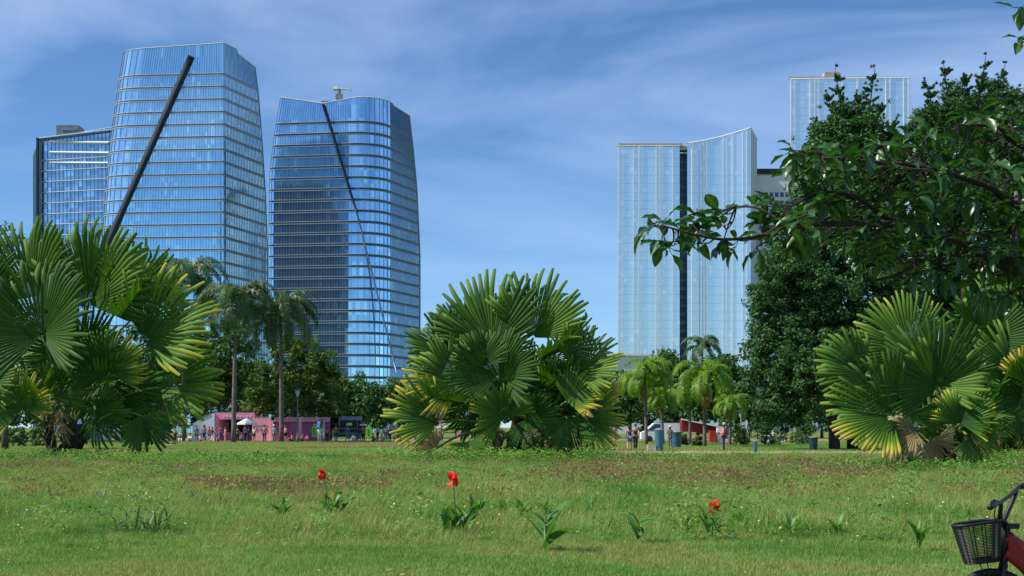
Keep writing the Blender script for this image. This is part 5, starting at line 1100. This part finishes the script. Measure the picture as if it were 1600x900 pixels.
PP = [ # px, d, pose, face, top, bottom, hair, skin, style, long, group, label
 (243, 118, 'bendover', 60, 'black', 'red', 'lb', 'tan', 'tank', 0, None, 'person in a black top bending forward by the left fan palm fringe'),
 (250, 121, 'sit', 40, 'navy', 'navy', 'b', 'tan', 'tank', 0, None, 'person in navy sitting on a pale towel at the left fan palm'),
 (263, 148, 'stand', 20, 'pink', 'white', 'ln', 'light', 'shirt', 1, G1, 'person in pink top and white trousers left of the white tent'),
 (274, 150, 'talk', -40, 'salmon', 'black', 'b', 'tan', 'shirt', 1, G1, 'person in salmon top and black trousers near the tallest feather palm'),
 (281, 149, 'sit', 20, 'black', 'white', 'cw', 'tan', 'shirt', 1, G1, 'seated person in black with a white cap at the tallest feather palm trunk'),
 (297, 146, 'sit', -30, 'white', 'lightgrey', 'b', 'tan', 'long_shirt', 1, G1, 'person all in white sitting on the grass before the white tent'),
 (307, 150, 'stand', 10, 'olive', 'brown', 'b', 'tan', 'shirt', 0, G1, 'person in olive shirt standing before the white tent'),
 (314, 147, 'sit', 50, 'white', 'red', 'ln', 'light', 'shirt', 0, G1, 'seated person in white shirt and red shorts before the white tent'),
 (319, 152, 'talk', -20, 'grey', 'navy', 'lb', 'tan', 'shirt', 1, G1, 'person in grey shirt and navy trousers at the white tent wall'),
 (327, 150, 'stand', 30, 'pink', 'magenta', 'ln', 'light', 'tank', 0, G1, 'person in pink tank top and magenta shorts at the kiosk corner'),
 (332, 147, 'walk', 80, 'red', 'white', 'b', 'dark', 'shirt', 1, G1, 'person in red shirt and white trousers walking at the kiosk corner'),
 (339, 147, 'sit', -10, 'pink', 'magenta', 'ln', 'light', 'shirt', 0, G1, 'seated person in pink shirt left of the kiosk counter'),
 (345, 148, 'talk', 30, 'magenta', 'purple', 'b', 'tan', 'long_shirt', 1, G1, 'person in long sleeved magenta top at the kiosk counter'),
 (352, 146, 'stand', -60, 'salmon', 'salmon', 'ln', 'light', 'shirt', 1, G1, 'person all in salmon left of the feather palm trunk'),
 (371, 149, 'armup', 200, 'olive', 'black', 'n', 'light', 'long_shirt', 1, G1, 'tall person in grey green shirt right of the left feather palm trunk'),
 (378, 147, 'sit', 10, 'green', 'navy', 'b', 'tan', 'shirt', 1, G1, 'seated person in a green shirt below the white parasol'),
 (383, 148, 'talk', 60, 'purple', 'black', 'lb', 'tan', 'shirt', 1, G1, 'person in purple shirt under the white parasol'),
 (389, 146, 'stand', 190, 'black', 'navy', 'b', 'dark', 'long_shirt', 1, G1, 'person all in black before the coral booth'),
 (397, 147, 'stand', -30, 'white', 'black', 'b', 'tan', 'shirt', 0, G1, 'person in white shirt and black shorts at the left of the coral booth'),
 (413, 146, 'stand', 170, 'grey', 'navy', 'n', 'light', 'shirt', 1, G1, 'person in grey shirt seen from behind facing the coral booth'),
 (428, 146, 'stand', 150, 'teal', 'grey', 'cw', 'tan', 'shirt', 1, G1, 'person in teal top and white cap left of the right feather palm trunk'),
 (446, 147, 'talk', -50, 'pink', 'black', 'n', 'light', 'shirt', 0, G1, 'person in pink shirt and black shorts right of the right feather palm trunk'),
 (456, 146, 'sit', -70, 'salmon', 'black', 'b', 'tan', 'shirt', 0, G1, 'crouched seated person in salmon left of the street lamp'),
 (473, 147, 'sit', 30, 'red', 'black', 'lb', 'tan', 'tank', 0, G1, 'seated person in red right of the street lamp pole'),
 (480, 148, 'sit', -30, 'magenta', 'pink', 'b', 'tan', 'shirt', 1, G1, 'seated person in magenta under the tall narrow pink banner'),
 (499, 146, 'talk', 0, 'white', 'lightgrey', 'b', 'tan', 'shirt', 1, G2, 'person in white shirt and pale trousers before the wrapped display stand'),
 (511, 149, 'stand', 160, 'grey', 'black', 'b', 'dark', 'shirt', 1, G2, 'person in grey shirt at the left end of the food truck'),
 (525, 146, 'stand', 180, 'red', 'navy', 'b', 'tan', 'shirt', 1, G2, 'person in red shirt standing at the food truck'),
 (543, 146, 'walk', 70, 'blue', 'denim', 'b', 'tan', 'shirt', 1, G2, 'person in blue shirt and jeans striding past the food truck'),
 (553, 147, 'sit', 0, 'white', 'lightgrey', 'n', 'light', 'shirt', 1, G2, 'seated person in white before the food truck'),
 (562, 148, 'stand', 200, 'black', 'grey', 'b', 'dark', 'long_shirt', 1, G2, 'person in black top and grey trousers at the right end of the food truck'),
 (568, 149, 'stand', -30, 'red', 'black', 'lb', 'tan', 'shirt', 1, G2, 'person in red top at the foot of the right lime flag'),
 (583, 146, 'sit', 70, 'black', 'brown', 'n', 'light', 'shirt', 0, G2, 'person in black with bare legs seated right of the lime flag'),
 (590, 148, 'talk', -60, 'pink', 'black', 'b', 'tan', 'shirt', 1, G2, 'person in pink shirt and black trousers right of the lime flag'),
 (597, 147, 'sit', 30, 'salmon', 'lightgrey', 'ln', 'light', 'tank', 1, G2, 'seated person in salmon top and light trousers among the right group'),
 (603, 148, 'stand', 20, 'white', 'denim', 'b', 'tan', 'shirt', 1, G2, 'person in white shirt and jeans among the right group'),
 (609, 146, 'stand', 160, 'black', 'black', 'cr', 'dark', 'shirt', 1, G2, 'tall person in black with a red cap among the right group'),
 (616, 147, 'talk', 60, 'pink', 'white', 'lf', 'light', 'shirt', 0, G2, 'fair haired person in pink among the right group'),
 (625, 146, 'sit', -20, 'red', 'salmon', 'b', 'tan', 'shirt', 0, G2, 'seated person in red left of the pink portal frame'),
 (632, 147, 'sit', 20, 'salmon', 'white', 'cr', 'tan', 'shirt', 1, G2, 'seated person in salmon with red cap, nearest the low fan palm fronds'),
 (652, 150, 'stand', 0, 'pink', 'red', 'ln', 'light', 'shirt', 1, None, 'person in pink and red under the pink portal frame'),
 (690, 150, 'stand', 40, 'pink', 'navy', 'b', 'tan', 'shirt', 1, None, 'person in pink and navy glimpsed through the central fan palm stems, left'),
 (745, 150, 'talk', 0, 'salmon', 'white', 'lb', 'tan', 'shirt', 1, None, 'person in salmon glimpsed behind the middle of the central fan palm'),
 (961, 140, 'stand', 20, 'pink', 'pink', 'ln', 'light', 'shirt', 1, None, 'distant person all in pink left of the walking couple'),
 (1047, 102, 'talk', -40, 'brown', 'grey', 'cw', 'dark', 'shirt', 1, None, 'person in brown with a white cap between the two blue bins'),
 (1163, 130, 'stand', 20, 'lightgrey', 'denim', 'b', 'tan', 'shirt', 1, None, 'distant person in light grey left of the slim bin'),
 (1170, 132, 'stand', 60, 'blue', 'grey', 'b', 'tan', 'shirt', 1, None, 'distant person in blue left of the slim bin'),
 (1262, 128, 'talk', 0, 'purple', 'black', 'lb', 'tan', 'shirt', 1, None, 'distant person in purple in the shade beside the dark bin')]
for (px, d, po, fc, tp_, bt, hr, sk, st, lg_, gr, lb) in PP:
    person(px, d, po, fc, tp_, bt, hr, sk, lb, h=1.60+random.uniform(-.08, .16), style=st, long_=bool(lg_), group=gr)
person(983.5, 92, 'walk', 172, 'navy', 'denim', 'lb', 'light', 'person in navy tank top and denim shorts walking away, left of the couple', 1.66, 'tank', False)
person(993, 92.5, 'walk', 186, 'black', 'black', 'n', 'light', 'person in black tank top and long trousers walking away, right of the couple', 1.70, 'tank', True)
om = person(1131, 90, 'talk', -105, 'orange', 'navy', 'cg', 'dark', 'man in an orange vest and grey cap with a dark backpack on the lawn', 1.76, 'long_shirt', True)
bp = MB(); bp.box((0, .20, 1.24), (.30, .18, .46), taper=.93); bpk = bp.build('backpack', cloth('navy'), None); 
bpk.parent = om; bpk.name = 'backpack'
tw = tag(MB().box((0, 0, 0), (2.2, 1.4, .03)).build('towel', M['tent_white'], None), 'pale towel on the grass under the sunbathers at left', 'towel'); tw.location = ((256-800)*121/F, 121, .045)
person(272, 121, 'longsit', -80, 'brown', 'black', 'ln', 'tan', 'sunbather in a brown top with legs stretched along the towel', 1.62, 'tank', False)

# ------------------------------------------------------------------ foreground tree reaching in from the right
M['big_leaf'] = leaf_mat('glossy_broad_leaf', [(0, (.012, .045, .012)), (.5, (.030, .095, .022)), (.8, (.065, .15, .035)), (1, (.13, .21, .06))], .36, .45, .22, (1.3, 1.7, .4))
def broad_leaf(seed, W=.46, bend=.5, cup=.25):
    g = np.random.default_rng(seed); n = 9; vs = []; fs = []; tt = []; ang = 0; x = z = 0.0; p0 = g.uniform(0, 6)
    for i in range(n+1):
        f = i/n; ww = W/2*(math.sin(math.pi*f**.85)**.75)*(1 if f < .85 else 1-(f-.85)*1.5) if 0 < f < 1 else .004
        un = math.sin(f*14+p0)*.03
        vs += [(x, -ww, z+ww*cup*2+un*ww*5), (x, -ww*.5, z+ww*cup*.8), (x, 0, z), (x, ww*.5, z+ww*cup*.8), (x, ww, z+ww*cup*2-un*ww*5)]
        tt += [.32, .36, .78, .36, .32]; x += math.cos(ang)/n; z += math.sin(ang)/n; ang -= bend/n*(.4+1.4*f)
    for i in range(n):
        for k in range(4): p = 5*i+k; fs.append((p, p+1, p+6, p+5))
    me = np_mesh('leaf', vs, fs, {'tint': np.array(tt)+g.uniform(-.12, .16)}, smooth=True)
    b = len(vs); return me
BL = [broad_leaf(i, .40+.04*(i % 4), .25+.2*(i % 5), .18+.06*(i % 3)) for i in range(9)]
for m_ in BL: m_.materials.append(M['big_leaf'])
ftree = empty('broadleaf_tree', (4.35, 8.3, 0), 0, 'glossy broad leaved tree whose dark boughs reach in from the right edge', 'tree'); fo = ftree.location
def FP(px, py, d): return P(px, py, d)-fo
MB().tube(catmull([(0, 0, -.2), (.05, 0, .9), (-.02, .05, 2.0), (.15, .1, 3.3), (.2, .1, 4.6)], 5), [.20-.006*i for i in range(21)], 12).build('trunk', M['lichen'], ftree, True)
LIMBS = {
 'a': ([(0, .02, 1.75), FP(1640, 455, 8.1), FP(1587, 427, 7.9), FP(1489, 373, 7.6), FP(1400, 352, 7.3), FP(1330, 350, 7.1), FP(1266, 350, 7.0), FP(1215, 354, 6.9)], .036, .008, 'bark_dark'),
 'b': ([FP(1215, 354, 6.9), FP(1190, 368, 6.85), FP(1132, 374, 6.75), FP(1085, 366, 6.7), FP(1034, 352, 6.7)], .011, .004, 'bark_dark'),
 'c': ([FP(1266, 350, 7.0), FP(1222, 345, 6.9), FP(1186, 326, 6.9), FP(1150, 322, 6.9)], .008, .004, 'bark'),
 'd': ([(0, .02, 2.2), FP(1610, 330, 7.9), FP(1540, 290, 7.7), FP(1440, 262, 7.5), FP(1350, 252, 7.2), FP(1270, 244, 7.0)], .026, .005, 'bark_dark'),
 'e': ([(.02, .02, 2.6), FP(1620, 240, 8.0), FP(1560, 200, 7.9), FP(1500, 195, 7.8)], .022, .006, 'bark_dark'),
 'f': ([FP(1489, 373, 7.6), FP(1450, 400, 7.5), FP(1400, 430, 7.3), FP(1350, 440, 7.2)], .02, .005, 'bark_dark'),
 'g': ([FP(1587, 427, 7.9), FP(1585, 380, 7.9), FP(1590, 300, 7.9)], .030, .018, 'lichen'),
 'h': ([FP(1400, 352, 7.3), FP(1340, 310, 7.2), FP(1290, 300, 7.1), FP(1240, 320, 7.0)], .016, .005, 'bark_dark')}
lp = []
for kk, (pts, ra, rb, bm_) in LIMBS.items():
    c = catmull(pts, 6); n_ = len(c); MB().tube(c, [ra+(rb-ra)*i/(n_-1) for i in range(n_)], 8).build('bough', M[bm_], ftree, True); lp += c[3:]
def inpoly(x, y, poly):
    r = False; j = len(poly)-1
    for i in range(len(poly)):
        xi, yi = poly[i]; xj, yj = poly[j]
        if (yi > y) != (yj > y) and x < (xj-xi)*(y-yi)/(yj-yi)+xi: r = not r
        j = i
    return r
outer = [(1232, 235), (1300, 215), (1372, 225), (1420, 205), (1480, 185), (1540, 160), (1640, 148), (1700, 300), (1680, 470), (1560, 475), (1470, 440), (1400, 430), (1330, 400), (1262, 400), (1215, 392), (1218, 345), (1258, 320), (1262, 280), (1240, 262)]
tongue = [(1012, 352), (1060, 335), (1120, 328), (1190, 310), (1225, 315), (1235, 395), (1180, 385), (1120, 395), (1075, 390), (1030, 385)]
gl = random.Random(5); cents = []
def sample(poly, n_, mind, x0, x1, y0, y1):
    tries = 0
    while n_ and tries < 20000:
        tries += 1; x, y = gl.uniform(x0, x1), gl.uniform(y0, y1)
        if inpoly(x, y, poly) and all((x-a)**2+(y-b)**2 > mind*mind for a, b in cents): cents.append((x, y)); n_ -= 1
sample(tongue, 24, 12, 1010, 1240, 305, 400); nt_ = len(cents); sample(outer, 300, 10, 1200, 1720, 140, 490)
cents += [(1592, 12), (1600, 60), (1625, 20)]
twig = MB(); extra = []; nleaf = 0
for ci, (x, y) in enumerate(cents):
    dref = 6.7+(x-1020)/560*1.25; dref += gl.uniform(-.5, .7) if ci >= nt_ else gl.uniform(-.08, .10)
    c = FP(x, y, dref)
    if y < 100: near = Vector((.18, .1, 4.3))
    else: near = min(lp, key=lambda q: (q-c).length)
    twig.tube(bez(near, (near+c)/2+Vector((gl.uniform(-.03, .03), 0, -.02)), c, 6), [.005, .0045, .004, .0035, .003, .0025], 5)
    od = (c-near); od.z *= .3
    if od.length < .05: od = Vector((-1, 0, 0))
    base_a = math.atan2(od.y, od.x)
    nl = gl.randint(4, 6) if ci < nt_ else gl.randint(4, 7)
    for j in range(nl):
        a = base_a+(j-(nl-1)/2)*(4.6/nl)+gl.uniform(-.3, .3); el = gl.uniform(-1.15, .1) if gl.random() < (.45 if ci < nt_ else .66) else gl.uniform(-.1, .75)
        ln = gl.uniform(.060, .128)*(1.1 if el < -.7 else 1.0); q = Vector((math.cos(a)*math.cos(el), math.sin(a)*math.cos(el), math.sin(el)))
        rot = Matrix.Rotation(a, 4, 'Z') @ Matrix.Rotation(-el, 4, 'Y') @ Matrix.Rotation(gl.uniform(-.7, .7), 4, 'X')
        st = c+q*.022+Vector((gl.uniform(-.02, .02), gl.uniform(-.02, .02), gl.uniform(-.02, .02)))
        mw = Matrix.Translation(st) @ rot @ Matrix.Diagonal((ln, ln*gl.uniform(.9, 1.15), ln, 1))
        inview = x < 1600
        if nleaf < 298 and inview and (ci < nt_ or gl.random() < .24):
            f = link('leaf', gl.choice(BL), ftree); f.matrix_local = mw; nleaf += 1
        else: extra.append((gl.choice(BL), mw))
        twig.tube([c, st], .0022, 4, cap=False)
twig.build('twigs', M['bark_dark'], ftree); 
vs = []; fs = []; tt = []
for me_, mw in extra:
    b = len(vs); vs += [tuple(mw @ v.co) for v in me_.vertices]; fs += [tuple(b+i for i in p.vertices) for p in me_.polygons]; tt += [a.value for a in me_.attributes['tint'].data]
fl = np_mesh('leaf_mass', vs, fs, {'tint': tt}, smooth=True); tag(link('leaf_mass', fl, ftree, M['big_leaf']), kind='stuff')
# the tree's own wide crown above and beyond the right edge, it shades the boughs
me, _ = crown_mesh('upper_crown', [(-.1, .2, 6.1, 2.6, 2.2, 1.0), (-1.6, 0, 5.6, 1.2, 1.6, .5), (1.9, .5, 4.2, 1.3, 1.8, 1.2)], 220, 30, .13, .34, 201); link('upper_crown', me, ftree, M['big_leaf'])

# ------------------------------------------------------------------ bicycle
M['bike_black'] = mat('black_bike_plastic', (.012, .013, .016), .5, spec=.4); M['bike_red'] = mat('dark_red_bike_paint', (.34, .010, .014), .35, coat=.3, col2=(.27, .006, .010)); M['tyre'] = mat('black_tyre_rubber', (.015, .015, .016), .8); M['chrome'] = mat('dull_chrome', (.4, .41, .42), .25, .9)
bk = empty('bicycle', ((1571-800)*9.5/F, 9.5, 0), 0, 'red step-through bicycle with a black wire basket at the bottom right corner', 'bicycle'); bo = bk.location; DB = 9.5
def BP(px, py, dy=0.0): v = P(px, py, DB+dy); return Vector((v.x-bo.x, dy, v.z))
def wheel(cx, cz, r):
    w0 = MB(); pts = [(cx+r*math.cos(6.2832*i/36), 0, cz+r*math.sin(6.2832*i/36)) for i in range(37)]
    t_ = MB().tube(pts, .021, 8, cap=False).build('tyre', M['tyre'], None, True)
    hub = MB().tube([(cx, -.045, cz), (cx, .045, cz)], .022, 10).build('wheel', M['chrome'], bk); t_.parent = hub
    rm = MB().tube([(cx+(r-.025)*math.cos(6.2832*i/36), 0, cz+(r-.025)*math.sin(6.2832*i/36)) for i in range(37)], .010, 6, cap=False).build('rim', M['chrome'], hub, True)
    for i in range(20):
        a = 6.2832*i/20; sp = MB().tube([(cx, .03*(-1)**i, cz), (cx+(r-.03)*math.cos(a+.2), 0, cz+(r-.03)*math.sin(a+.2))], .0016, 3).build('spoke', M['chrome'], hub)
wx, wz, wr = BP(1551, 900).x, .255, .235
wheel(wx, wz, wr); wheel(wx+.98, wz, wr)
for cx in (wx, wx+.98):
    fpts = [(cx+(wr+.045)*math.cos(R(a)), 0, wz+(wr+.045)*math.sin(R(a))) for a in range(20, 165, 8)]
    MB().tube(fpts, .032, 6, flat=.9).build('mudguard', M['bike_black'], bk, True)
ht, hbm = BP(1573, 822), BP(1569, 872)
MB().tube([ht, hbm], [.026, .026], 12).build('head_tube', M['bike_black'], bk, True)
for sy in (-1, 1): MB().tube([hbm+Vector((0, 0, .01)), hbm+Vector((-.005, sy*.04, -.05)), (wx+.01, sy*.05, wz+.1), (wx, sy*.05, wz)], [.02, .018, .014, .012], 8).build('fork_blade', M['bike_black'], bk, True)
sx_ = wx+.62; bbz = .26
MB().tube(catmull([BP(1574, 838), BP(1600, 856), (sx_-.12, 0, .52), (sx_-.02, 0, .36)], 6), [.040]*19, 10).build('main_tube', M['bike_red'], bk, True)
MB().tube(catmull([BP(1572, 862), BP(1602, 886), (sx_-.18, 0, .33), (sx_-.02, 0, bbz)], 6), [.046]*19, 10).build('down_tube', M['bike_red'], bk, True)
MB().prism([(BP(1573, 834).x, BP(1573, 834).z), (BP(1573, 868).x, BP(1573, 868).z), (sx_-.1, .32), (sx_-.1, .50), (BP(1590, 846).x, BP(1590, 846).z)], -.043, .043).build('gusset', M['bike_red'], bk)
MB().tube([(sx_-.03, 0, bbz), (sx_+.06, 0, .74)], [.022, .018], 10).build('seat_tube', M['bike_red'], bk, True)
MB().tube([(sx_+.055, 0, .73), (sx_+.08, 0, .88)], .014, 8).build('seat_post', M['chrome'], bk)
MB().tube([(sx_-.12, 0, .90), (sx_+.02, 0, .905), (sx_+.18, 0, .92)], [.03, .07, .10], 10, flat=.45).build('saddle', M['bike_black'], bk, True)
for sy in (-1, 1):
    MB().tube([(sx_-.02, sy*.04, bbz), (wx+.98, sy*.055, wz)], .011, 6).build('chain_stay', M['bike_red'], bk); MB().tube([(sx_+.045, sy*.02, .66), (wx+.98, sy*.055, wz)], .009, 6).build('seat_stay', M['bike_red'], bk)
MB().tube([(sx_-.03, -.06, bbz), (sx_-.03, .06, bbz)], .09, 16).build('chainring', M['bike_black'], bk)
for sy, a in ((-1, 1), (1, -1)):
    ar = MB().tube([(sx_-.03, sy*.075, bbz), (sx_-.03+a*.13, sy*.085, bbz-.07)], .011, 6).build('crank_arm', M['chrome'], bk); MB().box((sx_-.03+a*.13, sy*.14, bbz-.07), (.09, .08, .022)).build('pedal', M['bike_black'], ar)
# stem V, handlebar, grips, brake levers
MB().tube([ht, BP(1569, 812), BP(1587, 772, .10), BP(1588, 766, .12)], [.02, .018, .016, .015], 8).build('handlebar_riser', M['bike_black'], bk, True)
MB().tube([BP(1571, 818), BP(1562, 811, -.04), BP(1564, 790, -.10), BP(1562, 785, -.12)], [.02, .018, .016, .015], 8).build('handlebar_riser', M['bike_black'], bk, True)
MB().tube(catmull([BP(1549, 791, -.30), BP(1556, 787, -.24), BP(1564, 784, -.12), BP(1578, 774, .0), BP(1587, 766, .12), BP(1593, 760, .20), BP(1604, 757, .30)], 5), .013, 10).build('handlebar', M['bike_black'], bk, True)
for a, b in ((BP(1546, 793, -.36), BP(1556, 787, -.24)), (BP(1594, 760, .20), BP(1612, 756, .34))): MB().tube([a, a.lerp(b, .1), a.lerp(b, .9), b], [.018, .021, .021, .018], 10).build('grip', M['bike_black'], bk, True)
for pts in ([BP(1560, 784, -.22), BP(1552, 781, -.26), BP(1549, 785, -.33)], [BP(1590, 766, .2), BP(1582, 772, .28), BP(1578, 776, .34)]): MB().tube(pts, .007, 6).build('brake_lever', M['bike_black'], bk)
MB().tube(catmull([BP(1558, 784, -.22), BP(1554, 800, -.16), BP(1556, 815, -.08), BP(1568, 826, 0), BP(1570, 850, -.01)], 5), .0035, 5).build('brake_cable', M['bike_black'], bk)
MB().box(BP(1574, 822)+Vector((.03, 0, 0)), (.09, .05, .035)).build('stem_clamp', M['bike_black'], bk)
# basket
bs = empty('basket_holder', (0, 0, 0)); bpy.data.objects.remove(bs)
top_c, bot_c = BP(1526, 815), BP(1535, 879); tw_, td_, bw_, bd_ = .158, .095, .113, .07; NB = 40
def ell(f, a):
    c = bot_c.lerp(top_c, f); w2 = bw_+(tw_-bw_)*f; d2 = bd_+(td_-bd_)*f; p = 2.6
    ca, sa = math.cos(a), math.sin(a); x = abs(ca)**(2/p)*(1 if ca > 0 else -1); y = abs(sa)**(2/p)*(1 if sa > 0 else -1)
    return c+Vector((x*w2, y*d2, (x*.022-.008)*f+x*.012*(1-f)))
rim = MB().tube([ell(1, 6.2832*i/NB) for i in range(NB+1)], .0085, 8, cap=False, flat=1.4).build('basket', M['bike_black'], bk, True)
for f, r_ in [(.03+.94*i/25, .0030) for i in range(26)]: MB().tube([ell(f, 6.2832*i/28) for i in range(29)], r_, 4, cap=False).build('wire_ring', M['bike_black'], rim)
for i in range(14): a = 6.2832*(i+.5)/14; MB().tube([ell(0, a)*1.0, ell(.5, a), ell(1, a)], .005, 4).build('upright_rib', M['bike_black'], rim)
fl_ = MB()
fl_.add([ell(0, 6.2832*i/28) for i in range(28)]+[ell(.10, 6.2832*i/28) for i in range(28)], [tuple(range(28))]+[(i, (i+1) % 28, 28+(i+1) % 28, 28+i) for i in range(28)]); fl_.build('basket_base', M['bike_black'], rim)
MB().tube([ell(.9, 0), BP(1571, 822)], .010, 6).tube([ell(.15, 0), BP(1568, 866)], .008, 6).build('basket_bracket', M['bike_black'], bk)
for dx in (-.03, .02): MB().tube([bot_c+Vector((dx, -.04, .0)), (wx+.0, -.055, wz)], .004, 5).build('basket_stay', M['bike_black'], bk)
